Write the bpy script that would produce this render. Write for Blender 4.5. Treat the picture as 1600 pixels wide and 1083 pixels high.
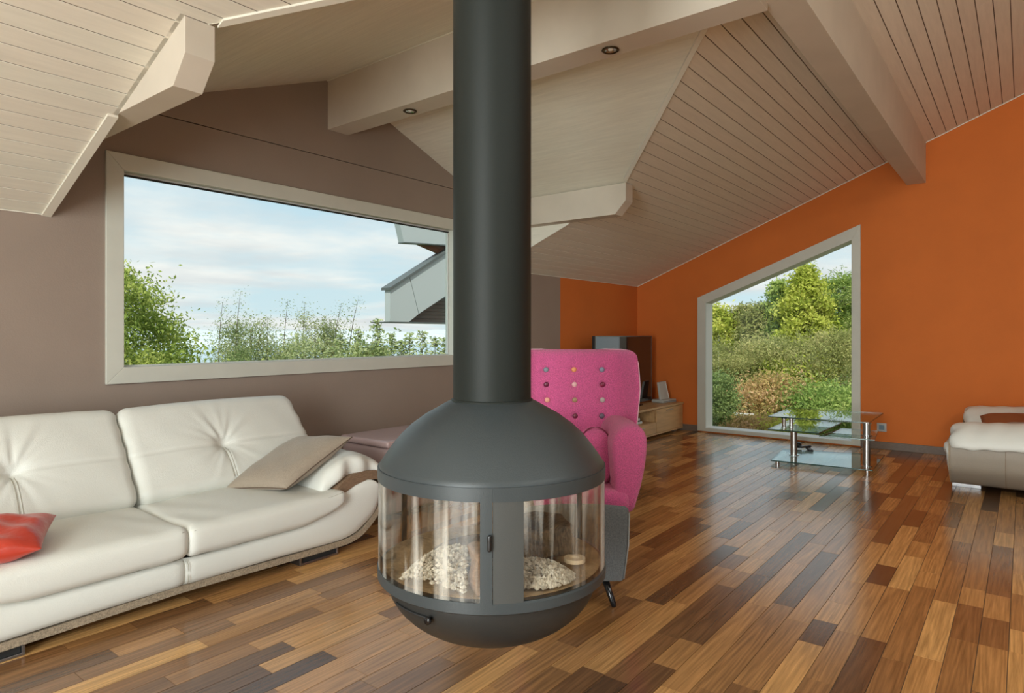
import bpy, bmesh, math, random
import numpy as np
from mathutils import Vector, Matrix

# ------------------------------------------------------------------ camera, sky, light, exposure
for o in list(bpy.data.objects): bpy.data.objects.remove(o)
SC = bpy.context.scene
COL = SC.collection
YAW = math.radians(38.1353)
EYE = 1.3
cam_d = bpy.data.cameras.new('camera')
cam_d.sensor_width = 36.0; cam_d.sensor_fit = 'HORIZONTAL'
cam_d.lens = 36.0 * 1020.0 / 1600.0
cam_d.shift_y = -(541.5 - 521.14) / 1600.0
cam_d.clip_end = 5000; cam_d.clip_start = 0.02
cam = bpy.data.objects.new('camera', cam_d); COL.objects.link(cam)
cam.location = (0, 0, EYE)
cam.rotation_euler = (math.radians(90), 0, YAW - math.radians(90))
SC.camera = cam
SC.view_settings.view_transform = 'Standard'
SC.view_settings.look = 'None'
SC.view_settings.gamma = 1.0
SC.view_settings.exposure = 0.0
SC.view_settings.use_curve_mapping = False

def build_sky():
    w = bpy.data.worlds.new('sky'); SC.world = w; w.use_nodes = True
    nt = w.node_tree; N = nt.nodes; L = nt.links; N.clear()
    out = N.new('ShaderNodeOutputWorld'); bg = N.new('ShaderNodeBackground')
    tc = N.new('ShaderNodeTexCoord'); sep = N.new('ShaderNodeSeparateXYZ')
    L.new(tc.outputs['Generated'], sep.inputs[0])
    mx = N.new('ShaderNodeMath'); mx.operation = 'MAXIMUM'; mx.inputs[1].default_value = 0.0
    L.new(sep.outputs['Z'], mx.inputs[0])
    ad = N.new('ShaderNodeMath'); ad.operation = 'ADD'; ad.inputs[1].default_value = 0.10
    L.new(mx.outputs[0], ad.inputs[0])
    dx = N.new('ShaderNodeMath'); dx.operation = 'DIVIDE'; L.new(sep.outputs['X'], dx.inputs[0]); L.new(ad.outputs[0], dx.inputs[1])
    dy = N.new('ShaderNodeMath'); dy.operation = 'DIVIDE'; L.new(sep.outputs['Y'], dy.inputs[0]); L.new(ad.outputs[0], dy.inputs[1])
    cmb = N.new('ShaderNodeCombineXYZ'); L.new(dx.outputs[0], cmb.inputs[0]); L.new(dy.outputs[0], cmb.inputs[1])
    no = N.new('ShaderNodeTexNoise'); no.inputs['Scale'].default_value = 0.62; no.inputs['Detail'].default_value = 7
    no.inputs['Roughness'].default_value = 0.55
    L.new(cmb.outputs[0], no.inputs['Vector'])
    cr = N.new('ShaderNodeValToRGB'); cr.color_ramp.elements[0].position = 0.40; cr.color_ramp.elements[1].position = 0.60
    L.new(no.outputs['Fac'], cr.inputs[0])
    # clear sky: pale near the horizon, bluer above
    gr = N.new('ShaderNodeValToRGB'); e = gr.color_ramp.elements
    e[0].position = 0.0; e[0].color = (0.70, 0.86, 0.93, 1)
    e[1].position = 1.0; e[1].color = (0.30, 0.52, 0.80, 1)
    m_ = e.new(0.16); m_.color = (0.62, 0.81, 0.93, 1)
    L.new(mx.outputs[0], gr.inputs[0])
    # cloud colour with soft grey undersides
    no2 = N.new('ShaderNodeTexNoise'); no2.inputs['Scale'].default_value = 1.3; no2.inputs['Detail'].default_value = 4
    L.new(cmb.outputs[0], no2.inputs['Vector'])
    cc = N.new('ShaderNodeValToRGB'); cc.color_ramp.elements[0].position = 0.35; cc.color_ramp.elements[1].position = 0.62
    cc.color_ramp.elements[0].color = (0.78, 0.80, 0.83, 1); cc.color_ramp.elements[1].color = (1.0, 0.99, 0.98, 1)
    L.new(no2.outputs['Fac'], cc.inputs[0])
    mix = N.new('ShaderNodeMix'); mix.data_type = 'RGBA'
    L.new(cr.outputs[0], mix.inputs[0]); L.new(gr.outputs[0], mix.inputs[6]); L.new(cc.outputs[0], mix.inputs[7])
    L.new(mix.outputs[2], bg.inputs[0]); bg.inputs[1].default_value = 1.0
    L.new(bg.outputs[0], out.inputs[0])
build_sky()

def sun():
    d = bpy.data.lights.new('sun', 'SUN'); d.energy = 4.2; d.angle = math.radians(3); d.color = (1.0, 0.95, 0.86)
    o = bpy.data.objects.new('sun', d); COL.objects.link(o)
    v = Vector((0.55, 0.45, -0.85))      # travels away from the house front, from high behind the camera
    o.rotation_euler = v.to_track_quat('-Z', 'Y').to_euler()
sun()
def area(name, loc, direction, sx, sy, power, color=(1, 1, 1)):
    d = bpy.data.lights.new(name, 'AREA'); d.shape = 'RECTANGLE'; d.size = sx; d.size_y = sy
    d.energy = power; d.color = color
    o = bpy.data.objects.new(name, d); COL.objects.link(o); o.location = loc
    o.rotation_euler = Vector(direction).to_track_quat('-Z', 'Z').to_euler()
# fill lamps added out of view, at assumed wall openings and under the roof
area('added_fill_rear', (-.8, -5.42, 1.35), (0, 1, 0), 4.6, 2.3, 35, (0.93, 1.0, 0.99))
area('added_fill_side', (-3.42, 0.3, 1.35), (1, 0, 0), 5.6, 2.2, 620, (0.94, 1.0, 0.985))
area('added_fill_roof', (1.6, -3.7, 3.95), (0.0, .1, -1), 5.0, 1.5, 170, (0.94, 1.0, 0.985))  # added lamp below the closed ceiling, lifts floor and ceiling brightness

# ------------------------------------------------------------------ helpers
def setp(o, label=None, cat=None, group=None, kind=None):
    if label: o['label'] = label
    if cat: o['category'] = cat
    if group: o['group'] = group
    if kind: o['kind'] = kind
    return o
def thing(name, label, cat, loc=(0, 0, 0), rz=0.0, group=None):
    o = bpy.data.objects.new(name, None); COL.objects.link(o); o.location = loc; o.rotation_euler = (0, 0, rz)
    o.empty_display_size = 0.1
    return setp(o, label, cat, group)
class MB:
    def __init__(s): s.v = []; s.f = []; s.r = []; s.m = []
    def add(s, vs, fs, rnd=0.0, mi=0):
        b = len(s.v); s.v += [tuple(p) for p in vs]
        for f in fs: s.f.append(tuple(i + b for i in f)); s.r.append(rnd); s.m.append(mi)
        return s
    def box(s, a, b, rnd=0.0, mi=0):
        x0, y0, z0 = a; x1, y1, z1 = b
        vs = [(x0, y0, z0), (x1, y0, z0), (x1, y1, z0), (x0, y1, z0), (x0, y0, z1), (x1, y0, z1), (x1, y1, z1), (x0, y1, z1)]
        return s.add(vs, [(0, 3, 2, 1), (4, 5, 6, 7), (0, 1, 5, 4), (1, 2, 6, 5), (2, 3, 7, 6), (3, 0, 4, 7)], rnd, mi)
    def prism(s, pts, off, rnd=0.0, mi=0):
        """pts: planar polygon in 3D; off: extrusion vector"""
        n = len(pts); off = Vector(off)
        a = [Vector(p) for p in pts]; nrm = Vector((0, 0, 0))
        for i in range(n):
            p, q = a[i], a[(i + 1) % n]
            nrm += Vector(((p.y - q.y) * (p.z + q.z), (p.z - q.z) * (p.x + q.x), (p.x - q.x) * (p.y + q.y)))
        if nrm.dot(off) > 0: a.reverse()
        vs = a + [p + off for p in a]
        fs = [tuple(range(n)), tuple(range(2 * n - 1, n - 1, -1))] + [(i, i + n, (i + 1) % n + n, (i + 1) % n) for i in range(n)]
        fs = [fs[0]] + [fs[1]] + [tuple(reversed(f)) for f in fs[2:]]
        # orientation: first face outward is -off side
        return s.add(vs, [fs[0], fs[1]] + [(i, (i + 1) % n, (i + 1) % n + n, i + n)[::-1] for i in range(n)], rnd, mi)
    def tube(s, pts, r, n=8, rnd=0.0, cap=True):
        pts = [Vector(p) for p in pts]; m = len(pts)
        rr = r if isinstance(r, (list, tuple)) else [r] * m
        b = len(s.v); up = None
        for i, p in enumerate(pts):
            t = (pts[min(i + 1, m - 1)] - pts[max(i - 1, 0)]).normalized()
            if up is None:
                up = Vector((0, 0, 1)) if abs(t.z) < 0.9 else Vector((1, 0, 0))
            a = t.cross(up).normalized(); c = t.cross(a).normalized(); up = -c if False else up
            for k in range(n):
                an = 2 * math.pi * k / n
                s.v.append(tuple(p + (a * math.cos(an) + c * math.sin(an)) * rr[i]))
        for i in range(m - 1):
            for k in range(n):
                q = (k + 1) % n
                s.f.append((b + i * n + k, b + (i + 1) * n + k, b + (i + 1) * n + q, b + i * n + q)); s.r.append(rnd); s.m.append(0)
        if cap:
            s.f.append(tuple(b + k for k in range(n))); s.r.append(rnd); s.m.append(0)
            s.f.append(tuple(b + (m - 1) * n + k for k in reversed(range(n)))); s.r.append(rnd); s.m.append(0)
        return s
    def lathe(s, prof, a0=0.0, a1=2 * math.pi, n=48, rnd=0.0, closed_prof=False):
        """angle 0 looks to local -y, grows to +x"""
        full = abs(a1 - a0 - 2 * math.pi) < 1e-6
        m = len(prof); b = len(s.v); cols = n if full else n + 1
        for k in range(cols):
            a = a0 + (a1 - a0) * k / n
            for (r, z) in prof: s.v.append((r * math.sin(a), -r * math.cos(a), z))
        pm = m if closed_prof else m - 1
        for k in range(n):
            k2 = (k + 1) % cols
            for i in range(pm):
                j = (i + 1) % m
                s.f.append((b + k * m + i, b + k2 * m + i, b + k2 * m + j, b + k * m + j)); s.r.append(rnd); s.m.append(0)
        if closed_prof and not full:
            s.f.append(tuple(b + i for i in range(m))); s.r.append(rnd); s.m.append(0)
            s.f.append(tuple(b + n * m + i for i in reversed(range(m)))); s.r.append(rnd); s.m.append(0)
        return s
    def grid(s, fn, nu, nv, rnd=0.0):
        b = len(s.v)
        for i in range(nu + 1):
            for j in range(nv + 1): s.v.append(tuple(fn(i / nu, j / nv)))
        for i in range(nu):
            for j in range(nv):
                q = b + i * (nv + 1) + j
                s.f.append((q, q + nv + 1, q + nv + 2, q + 1)); s.r.append(rnd); s.m.append(0)
        return s
    def rbox(s, hx, hy, hz, r, fn=None, res=0.03):
        """rounded box about the origin, deformed by fn(x,y,z)"""
        def axis(h):
            rr = min(r, h * 0.999)
            e = [-h + rr * t for t in (0, .12, .35, .65, 1.0)]
            n = max(1, int(2 * (h - rr) / res))
            mid = [-(h - rr) + 2 * (h - rr) * i / n for i in range(1, n)]
            return e + mid + [-q for q in reversed(e)]
        AX = [axis(hx), axis(hy), axis(hz)]; H = (hx, hy, hz)
        idx = {}
        def vid(i, j, k):
            key = (i, j, k)
            if key in idx: return idx[key]
            q = (AX[0][i], AX[1][j], AX[2][k])
            inner = [max(-(H[d] - min(r, H[d] * .999)), min(H[d] - min(r, H[d] * .999), q[d])) for d in range(3)]
            d = Vector([q[t] - inner[t] for t in range(3)])
            rv = [min(r, H[t] * .999) for t in range(3)]
            if d.length > 1e-9:
                nd = Vector([d[t] / rv[t] for t in range(3)]); nd.normalize()
                p = [inner[t] + nd[t] * rv[t] for t in range(3)]
            else: p = list(q)
            if fn: p = fn(*p)
            s.v.append(tuple(p)); idx[key] = len(s.v) - 1
            return idx[key]
        n = [len(a) - 1 for a in AX]
        def q4(a, b, c, d): s.f.append((a, b, c, d)); s.r.append(0.0); s.m.append(0)
        for i in range(n[0]):
            for j in range(n[1]):
                q4(vid(i, j, 0), vid(i, j + 1, 0), vid(i + 1, j + 1, 0), vid(i + 1, j, 0))
                q4(vid(i, j, n[2]), vid(i + 1, j, n[2]), vid(i + 1, j + 1, n[2]), vid(i, j + 1, n[2]))
        for i in range(n[0]):
            for k in range(n[2]):
                q4(vid(i, 0, k), vid(i + 1, 0, k), vid(i + 1, 0, k + 1), vid(i, 0, k + 1))
                q4(vid(i, n[1], k), vid(i, n[1], k + 1), vid(i + 1, n[1], k + 1), vid(i + 1, n[1], k))
        for j in range(n[1]):
            for k in range(n[2]):
                q4(vid(0, j, k), vid(0, j, k + 1), vid(0, j + 1, k + 1), vid(0, j + 1, k))
                q4(vid(n[0], j, k), vid(n[0], j + 1, k), vid(n[0], j + 1, k + 1), vid(n[0], j, k + 1))
        return s
    def ob(s, name, mat, parent=None, smooth=False, bevel=0, solid=0, angle=None):
        me = bpy.data.meshes.new(name); me.from_pydata(s.v, [], s.f)
        mats = mat if isinstance(mat, (list, tuple)) else [mat]
        for m in mats: me.materials.append(m)
        if len(mats) > 1: me.polygons.foreach_set('material_index', s.m)
        at = me.attributes.new('rnd', 'FLOAT', 'FACE'); at.data.foreach_set('value', s.r)
        if smooth: me.polygons.foreach_set('use_smooth', [True] * len(s.f))
        if smooth and angle: me.set_sharp_from_angle(angle=math.radians(angle))
        me.update()
        o = bpy.data.objects.new(name, me); COL.objects.link(o)
        if parent: o.parent = parent
        if solid:
            md = o.modifiers.new('solid', 'SOLIDIFY'); md.thickness = solid; md.offset = 0
        if bevel:
            md = o.modifiers.new('bevel', 'BEVEL'); md.width = bevel; md.segments = 2; md.limit_method = 'ANGLE'
        return o
def struct(name, mb, mat, **k): return setp(mb.ob(name, mat, **k), kind='structure')
def dup_tree(root, loc=None, rz=None):
    r = root.copy(); COL.objects.link(r)
    if loc: r.location = loc
    if rz is not None: r.rotation_euler = (0, 0, rz)
    for ch in list(root.children):
        c = ch.copy(); COL.objects.link(c); c.parent = r
        for g in ch.children:
            d = g.copy(); COL.objects.link(d); d.parent = c
    return r

# ------------------------------------------------------------------ materials
def lin(r, g, b):
    f = lambda c: (c / 255 / 12.92) if c <= 10.3 else ((c / 255 + .055) / 1.055) ** 2.4
    return (f(r), f(g), f(b), 1)
MATS = {}
def mat(name, col, rough=0.6, metal=0.0, spec=0.5, noise=None, bump=None, coat=0.0, sheen=0.0):
    """noise=(scale,amount[,stretch]) varies value; bump=(scale,strength)"""
    if name in MATS: return MATS[name]
    m = bpy.data.materials.new(name); m.use_nodes = True; nt = m.node_tree; b = nt.nodes['Principled BSDF']
    b.inputs['Base Color'].default_value = col; b.inputs['Roughness'].default_value = rough
    b.inputs['Metallic'].default_value = metal; b.inputs['Specular IOR Level'].default_value = spec
    if coat: b.inputs['Coat Weight'].default_value = coat; b.inputs['Coat Roughness'].default_value = 0.1
    if sheen: b.inputs['Sheen Weight'].default_value = sheen
    g = nt.nodes.new('ShaderNodeNewGeometry')
    if noise:
        mp = nt.nodes.new('ShaderNodeMapping'); nt.links.new(g.outputs['Position'], mp.inputs[0])
        if len(noise) > 2: mp.inputs['Scale'].default_value = noise[2]
        n = nt.nodes.new('ShaderNodeTexNoise'); n.inputs['Scale'].default_value = noise[0]; n.inputs['Detail'].default_value = 5
        nt.links.new(mp.outputs[0], n.inputs['Vector'])
        mr = nt.nodes.new('ShaderNodeMapRange'); mr.inputs[3].default_value = 1 - noise[1]; mr.inputs[4].default_value = 1 + noise[1]
        mr.inputs[1].default_value = .3; mr.inputs[2].default_value = .7
        nt.links.new(n.outputs['Fac'], mr.inputs[0])
        mu = nt.nodes.new('ShaderNodeVectorMath'); mu.operation = 'SCALE'; mu.inputs[0].default_value = col[:3]
        nt.links.new(mr.outputs[0], mu.inputs['Scale']); nt.links.new(mu.outputs[0], b.inputs['Base Color'])
    if bump:
        n2 = nt.nodes.new('ShaderNodeTexNoise'); n2.inputs['Scale'].default_value = bump[0]; n2.inputs['Detail'].default_value = 4
        nt.links.new(g.outputs['Position'], n2.inputs['Vector'])
        bp = nt.nodes.new('ShaderNodeBump'); bp.inputs['Strength'].default_value = bump[1]; bp.inputs['Distance'].default_value = 0.01
        nt.links.new(n2.outputs['Fac'], bp.inputs['Height']); nt.links.new(bp.outputs[0], b.inputs['Normal'])
    MATS[name] = m
    return m

def wood(name, ramp, rough=0.3, axis='x', fine=55.0, grain=0.35, spec=0.5, rings=True, bump=0.05):
    """planks: base tone from the per-piece value 'rnd', grain along the axis"""
    m = bpy.data.materials.new(name); m.use_nodes = True; nt = m.node_tree; N = nt.nodes; L = nt.links
    b = N['Principled BSDF']; b.inputs['Roughness'].default_value = rough; b.inputs['Specular IOR Level'].default_value = spec
    at = N.new('ShaderNodeAttribute'); at.attribute_name = 'rnd'
    g = N.new('ShaderNodeNewGeometry'); sp = N.new('ShaderNodeSeparateXYZ'); L.new(g.outputs['Position'], sp.inputs[0])
    off = N.new('ShaderNodeMath'); off.operation = 'MULTIPLY'; off.inputs[1].default_value = 37.0; L.new(at.outputs['Fac'], off.inputs[0])
    cmb = N.new('ShaderNodeCombineXYZ')
    order = {'x': ('X', 'Y'), 'y': ('Y', 'X')}[axis]
    def madd(sock, mul, addsock=None):
        a = N.new('ShaderNodeMath'); a.operation = 'MULTIPLY'; a.inputs[1].default_value = mul; L.new(sock, a.inputs[0])
        if addsock:
            c = N.new('ShaderNodeMath'); c.operation = 'ADD'; L.new(a.outputs[0], c.inputs[0]); L.new(addsock, c.inputs[1]); return c.outputs[0]
        return a.outputs[0]
    L.new(madd(sp.outputs[order[0]], .8, off.outputs[0]), cmb.inputs[0])
    L.new(madd(sp.outputs[order[1]], fine / 4.0), cmb.inputs[1])
    L.new(madd(sp.outputs['Z'], fine / 4.0, off.outputs[0]), cmb.inputs[2])
    n1 = N.new('ShaderNodeTexNoise'); n1.inputs['Scale'].default_value = 4.0; n1.inputs['Detail'].default_value = 6; n1.inputs['Roughness'].default_value = .65
    L.new(cmb.outputs[0], n1.inputs['Vector'])
    cr = N.new('ShaderNodeValToRGB'); cr.color_ramp.interpolation = 'LINEAR'
    e = cr.color_ramp.elements; e[0].position = 0; e[0].color = ramp[0][1]; e[1].position = 1; e[1].color = ramp[-1][1]
    for p, c in ramp[1:-1]: q = e.new(p); q.color = c
    L.new(at.outputs['Fac'], cr.inputs[0])
    mr = N.new('ShaderNodeMapRange'); mr.inputs[1].default_value = .3; mr.inputs[2].default_value = .7
    mr.inputs[3].default_value = 1 - grain; mr.inputs[4].default_value = 1 + grain; L.new(n1.outputs['Fac'], mr.inputs[0])
    val = mr.outputs[0]
    if rings:
        cm2 = N.new('ShaderNodeCombineXYZ')
        L.new(madd(sp.outputs[order[0]], .45, off.outputs[0]), cm2.inputs[0])
        L.new(madd(sp.outputs[order[1]], 10.0, off.outputs[0]), cm2.inputs[1])
        L.new(off.outputs[0], cm2.inputs[2])
        n3 = N.new('ShaderNodeTexNoise'); n3.inputs['Scale'].default_value = 0.9; n3.inputs['Detail'].default_value = 1.5
        L.new(cm2.outputs[0], n3.inputs['Vector'])
        s_ = N.new('ShaderNodeMath'); s_.operation = 'MULTIPLY'; s_.inputs[1].default_value = 95.0; L.new(n3.outputs['Fac'], s_.inputs[0])
        sn = N.new('ShaderNodeMath'); sn.operation = 'SINE'; L.new(s_.outputs[0], sn.inputs[0])
        m2 = N.new('ShaderNodeMapRange'); m2.inputs[1].default_value = -1; m2.inputs[2].default_value = 1; m2.inputs[3].default_value = 1 - grain * .45; m2.inputs[4].default_value = 1 + grain * .3
        L.new(sn.outputs[0], m2.inputs[0])
        mm = N.new('ShaderNodeMath'); mm.operation = 'MULTIPLY'; L.new(val, mm.inputs[0]); L.new(m2.outputs[0], mm.inputs[1]); val = mm.outputs[0]
    mu = N.new('ShaderNodeVectorMath'); mu.operation = 'SCALE'; L.new(cr.outputs[0], mu.inputs[0]); L.new(val, mu.inputs['Scale'])
    L.new(mu.outputs[0], b.inputs['Base Color'])
    bp = N.new('ShaderNodeBump'); bp.inputs['Strength'].default_value = bump; bp.inputs['Distance'].default_value = .002
    L.new(n1.outputs['Fac'], bp.inputs['Height']); L.new(bp.outputs[0], b.inputs['Normal'])
    return m

def glass(name, tint=(1, 1, 1, 1), rough=0.0, ior=1.45, soot=0):
    m = bpy.data.materials.new(name); m.use_nodes = True; nt = m.node_tree; N = nt.nodes; L = nt.links; N.clear()
    out = N.new('ShaderNodeOutputMaterial'); mix = N.new('ShaderNodeMixShader'); tr = N.new('ShaderNodeBsdfTransparent'); gl = N.new('ShaderNodeBsdfGlossy')
    fr = N.new('ShaderNodeFresnel'); ge = N.new('ShaderNodeNewGeometry'); io = N.new('ShaderNodeMapRange')
    io.inputs[3].default_value = ior; io.inputs[4].default_value = 1 / ior      # same Fresnel on both faces of the thin sheet
    L.new(ge.outputs['Backfacing'], io.inputs[0]); L.new(io.outputs[0], fr.inputs[0])
    tr.inputs[0].default_value = tint; gl.inputs['Roughness'].default_value = rough
    L.new(fr.outputs[0], mix.inputs[0]); L.new(tr.outputs[0], mix.inputs[1]); L.new(gl.outputs[0], mix.inputs[2]); L.new(mix.outputs[0], out.inputs[0])
    if soot:      # pale film of ash wiped in vertical streaks
        tc = N.new('ShaderNodeTexCoord'); mp = N.new('ShaderNodeMapping'); mp.inputs['Scale'].default_value = (22, 22, 1.2)
        L.new(tc.outputs['Object'], mp.inputs[0]); n1 = N.new('ShaderNodeTexNoise'); n1.inputs['Scale'].default_value = 1.0; n1.inputs['Detail'].default_value = 3
        L.new(mp.outputs[0], n1.inputs['Vector']); mr = N.new('ShaderNodeMapRange'); mr.inputs[1].default_value = .48; mr.inputs[2].default_value = .74; mr.inputs[4].default_value = soot
        L.new(n1.outputs['Fac'], mr.inputs[0]); df = N.new('ShaderNodeBsdfDiffuse'); df.inputs[0].default_value = (.82, .80, .74, 1)
        m2 = N.new('ShaderNodeMixShader'); L.new(mr.outputs[0], m2.inputs[0]); L.new(mix.outputs[0], m2.inputs[1]); L.new(df.outputs[0], m2.inputs[2]); L.new(m2.outputs[0], out.inputs[0])
    return m

def leafmat(name, c0, c1, c2):
    m = bpy.data.materials.new(name); m.use_nodes = True; nt = m.node_tree; N = nt.nodes; L = nt.links; N.clear()
    out = N.new('ShaderNodeOutputMaterial'); mix = N.new('ShaderNodeMixShader'); di = N.new('ShaderNodeBsdfDiffuse'); tl = N.new('ShaderNodeBsdfTranslucent')
    at = N.new('ShaderNodeAttribute'); at.attribute_name = 'rnd'; cr = N.new('ShaderNodeValToRGB'); e = cr.color_ramp.elements
    e[0].color = c0; e[1].color = c2; q = e.new(.5); q.color = c1
    L.new(at.outputs['Fac'], cr.inputs[0]); L.new(cr.outputs[0], di.inputs[0]); L.new(cr.outputs[0], tl.inputs[0]); mix.inputs[0].default_value = .4
    L.new(di.outputs[0], mix.inputs[1]); L.new(tl.outputs[0], mix.inputs[2]); L.new(mix.outputs[0], out.inputs[0])
    return m

M_WALL = mat('taupe_wall_paint', (.300, .232, .188, 1), .85, noise=(3, .03), bump=(140, .12))
M_ORANGE = mat('orange_wall_paint', (.62, .155, .022, 1), .8, noise=(2.5, .04), bump=(140, .12))
M_WHITE = mat('off_white_frame_paint', (.60, .60, .53, 1), .55, noise=(6, .03))
M_BEAM = mat('greige_beam_paint', (.60, .53, .44, 1), .7, noise=(4, .04))
M_JOINT = mat('dark_joint', (.14, .10, .07, 1), .9)
M_BASE = mat('grey_brown_skirting', (.16, .115, .085, 1), .5, noise=(30, .15, (1, 1, 6)))
M_GLASS = glass('window_glass', (.96, .985, .97, 1), ior=1.25)
M_TGLASS = glass('table_glass', (.90, .97, .94, 1), ior=1.6)
M_EDGE = mat('glass_edge', (.03, .07, .055, 1), .15)
M_FGLASS = glass('fire_glass', (.95, .93, .89, 1), ior=1.5, soot=.42)
M_CHROME = mat('chrome', (.75, .75, .76, 1), .12, metal=1)
M_FOOT = mat('smoked_chrome', (.28, .27, .27, 1), .38, metal=1)
M_STEEL = mat('brushed_steel', (.55, .54, .52, 1), .3, metal=1, noise=(60, .1))
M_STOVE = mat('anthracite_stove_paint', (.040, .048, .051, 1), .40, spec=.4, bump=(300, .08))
M_STOVE2 = mat('anthracite_panel_paint', (.048, .050, .047, 1), .55, bump=(300, .08))
M_PIPE = mat('flue_pipe_paint', (.014, .017, .015, 1), .52, spec=.22, bump=(260, .06))
M_LEATHER = mat('ivory_leather', (.73, .735, .68, 1), .45, spec=.4, noise=(3, .02), bump=(220, .15))
M_TAUPE_L = mat('taupe_leather', (.30, .255, .20, 1), .45, bump=(220, .2))
M_STITCH = mat('ivory_thread', (.36, .33, .26, 1), .8)
M_TRIMF = mat('woven_beige_edging', (.33, .26, .18, 1), .7, noise=(160, .35), bump=(300, .5))
M_TAN = mat('brown_arm_facing', (.22, .14, .085, 1), .7, noise=(60, .3, (1, 1, 8)))
M_PINK = mat('pink_wool', (.62, .10, .27, 1), .95, sheen=.25, noise=(180, .28), bump=(420, .6))
M_PINKP = mat('pale_pink_piping', (.70, .42, .50, 1), .8)
M_BURG = mat('burgundy_piping', (.16, .012, .04, 1), .8)
M_GREYW = mat('grey_wool', (.125, .135, .14, 1), .95, sheen=.2, noise=(200, .3), bump=(420, .6))
M_BLACK = mat('black_gloss', (.008, .008, .009, 1), .18)
M_BLACKM = mat('black_matt', (.012, .012, .012, 1), .6)
M_OAK = wood('oak', [(0, (.50, .30, .13, 1)), (1, (.60, .38, .18, 1))], .45, 'x', 30, .14, bump=.02)
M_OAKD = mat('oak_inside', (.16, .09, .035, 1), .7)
M_FLOOR = wood('floor_planks', [(0, (.095, .045, .020, 1)), (.12, (.22, .105, .040, 1)), (.40, (.385, .195, .070, 1)), (.75, (.50, .262, .092, 1)), (1, (.64, .37, .138, 1))], .20, 'x', 80, .32, spec=.8, bump=.02)
M_CEIL = wood('whitewashed_boards', [(0, (.755, .70, .60, 1)), (.5, (.78, .73, .63, 1)), (1, (.77, .74, .64, 1))], .6, 'x', 40, .055, rings=False, bump=.1)
M_CEIL2 = wood('whitewashed_boards_gable', [(0, (.77, .73, .62, 1)), (.5, (.78, .74, .63, 1)), (1, (.78, .75, .64, 1))], .6, 'y', 40, .07, rings=False, bump=.1)
M_BATTEN = mat('white_batten', (.76, .72, .62, 1), .5)
rng = random.Random(7)

# ------------------------------------------------------------------ room dimensions
DA, DB = 4.298, 8.342            # long wall y, end wall x
EZ, MS = 1.965, 0.4075           # eave height, roof slope
X0, Y0 = -3.5, -5.5
YR = -2.2                        # main ridge
GS, GZ, GM = 3.2305, 3.3214, 0.3861
TE = 2.7153
SL, SR, PW = 1.4075, 5.0535, 0.127
EL, ER = SL - PW, SR + PW
def roof(y): return EZ + MS * (DA - y) if y > YR else EZ + MS * (DA - YR) - MS * (YR - y)
def gab(x): return GZ - GM * abs(x - GS)
TJ = DA - (GZ - EZ) / MS         # where ridge meets the main slope

# ------------------------------------------------------------------ floor
fl = struct('floor', MB().box((X0, Y0, -.25), (DB, DA, -.004)), M_JOINT)
W = 0.1005; rows = []
pl = []
y = 0.052 - 56 * W
while y < DA:
    y0, y1 = max(y, Y0), min(y + W, DA)
    if y1 - y0 > .01:
        x = X0 - rng.random() * .5
        while x < DB:
            ln = rng.choice([.26, .34, .45, .5, .6, .7, .8, .95])
            a, b = max(x, X0), min(x + ln, DB)
            if b - a > .02: pl.append((a, y0, b, y1))
            x += ln
    y += W
def seen(p):
    cx, cy = (p[0] + p[2]) / 2, (p[1] + p[3]) / 2
    c, s = math.cos(YAW), math.sin(YAW)
    Z = cx * c + cy * s; X = cx * s - cy * c
    if Z < .8: return 0
    px = 800 + 1020 * X / Z; py = 521 + 1020 * EYE / Z
    if px < -120 or px > 1720 or py > 1180: return 0
    if cy > 3.35 and cx < 2.8: return 0.001
    return (p[2] - p[0]) / Z / Z
pl.sort(key=seen, reverse=True)
far = MB()
g_ = 0.0014
for i, p in enumerate(pl):
    t = rng.random(); t = t if rng.random() > .10 else t * .18
    a = (p[0] + g_ * .6, p[1] + g_, -.016); b = (p[2] - g_ * .6, p[3] - g_, 0.0 + rng.uniform(-.0003, .0003))
    if i < 300: MB().box(a, b, t).ob('floorboard', M_FLOOR, fl)
    else: far.box(a, b, t)
setp(far.ob('floorboards', M_FLOOR, fl), 'narrow hardwood floorboards in the far and hidden part of the floor', kind='stuff')

# ------------------------------------------------------------------ ceiling
cb = MB()
def backing(poly):    # poly of (x,y) with a height function baked in
    cb.prism([(x, y_, z + .0032) for (x, y_, z) in poly], (0, 0, .16))
R = lambda x, y_: (x, y_, roof(y_)); G = lambda x, y_: (x, y_, gab(x))
backing([R(X0, DA + .1), R(EL - .03, DA + .1), R(EL - .03, TE), R(X0, TE)])
backing([R(ER + .03, DA + .1), R(DB + .3, DA + .1), R(DB + .3, TE), R(ER + .03, TE)])
backing([R(X0, TE), R(SL, TE), R(GS, TJ), R(X0, TJ)])
backing([R(DB + .3, TE), R(SR, TE), R(GS, TJ), R(DB + .3, TJ)])
backing([R(X0, TJ), R(DB + .3, TJ), R(DB + .3, YR), R(X0, YR)])
backing([R(X0, YR - 1e-4), R(DB + .3, YR - 1e-4), R(DB + .3, Y0), R(X0, Y0)])
backing([G(SL - .03, DA + .1), G(GS, DA + .1), G(GS, TJ), G(SL - .012, TE + .01), (SL - .03, TE + .01, gab(SL - .03))])
backing([G(SR + .03, DA + .1), G(GS, DA + .1), G(GS, TJ), G(SR + .012, TE + .01), (SR + .03, TE + .01, gab(SR + .03))])
ce = struct('ceiling', cb, M_JOINT)
CW = 0.0957
def board(poly, m=M_CEIL):
    MB().prism(poly, (0, 0, .0030), rng.random()).ob('ceiling_board', m, ce)
edges = [DA] + [4.1953 - CW * k for k in range(0, 58)]
gp = .0032
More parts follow.
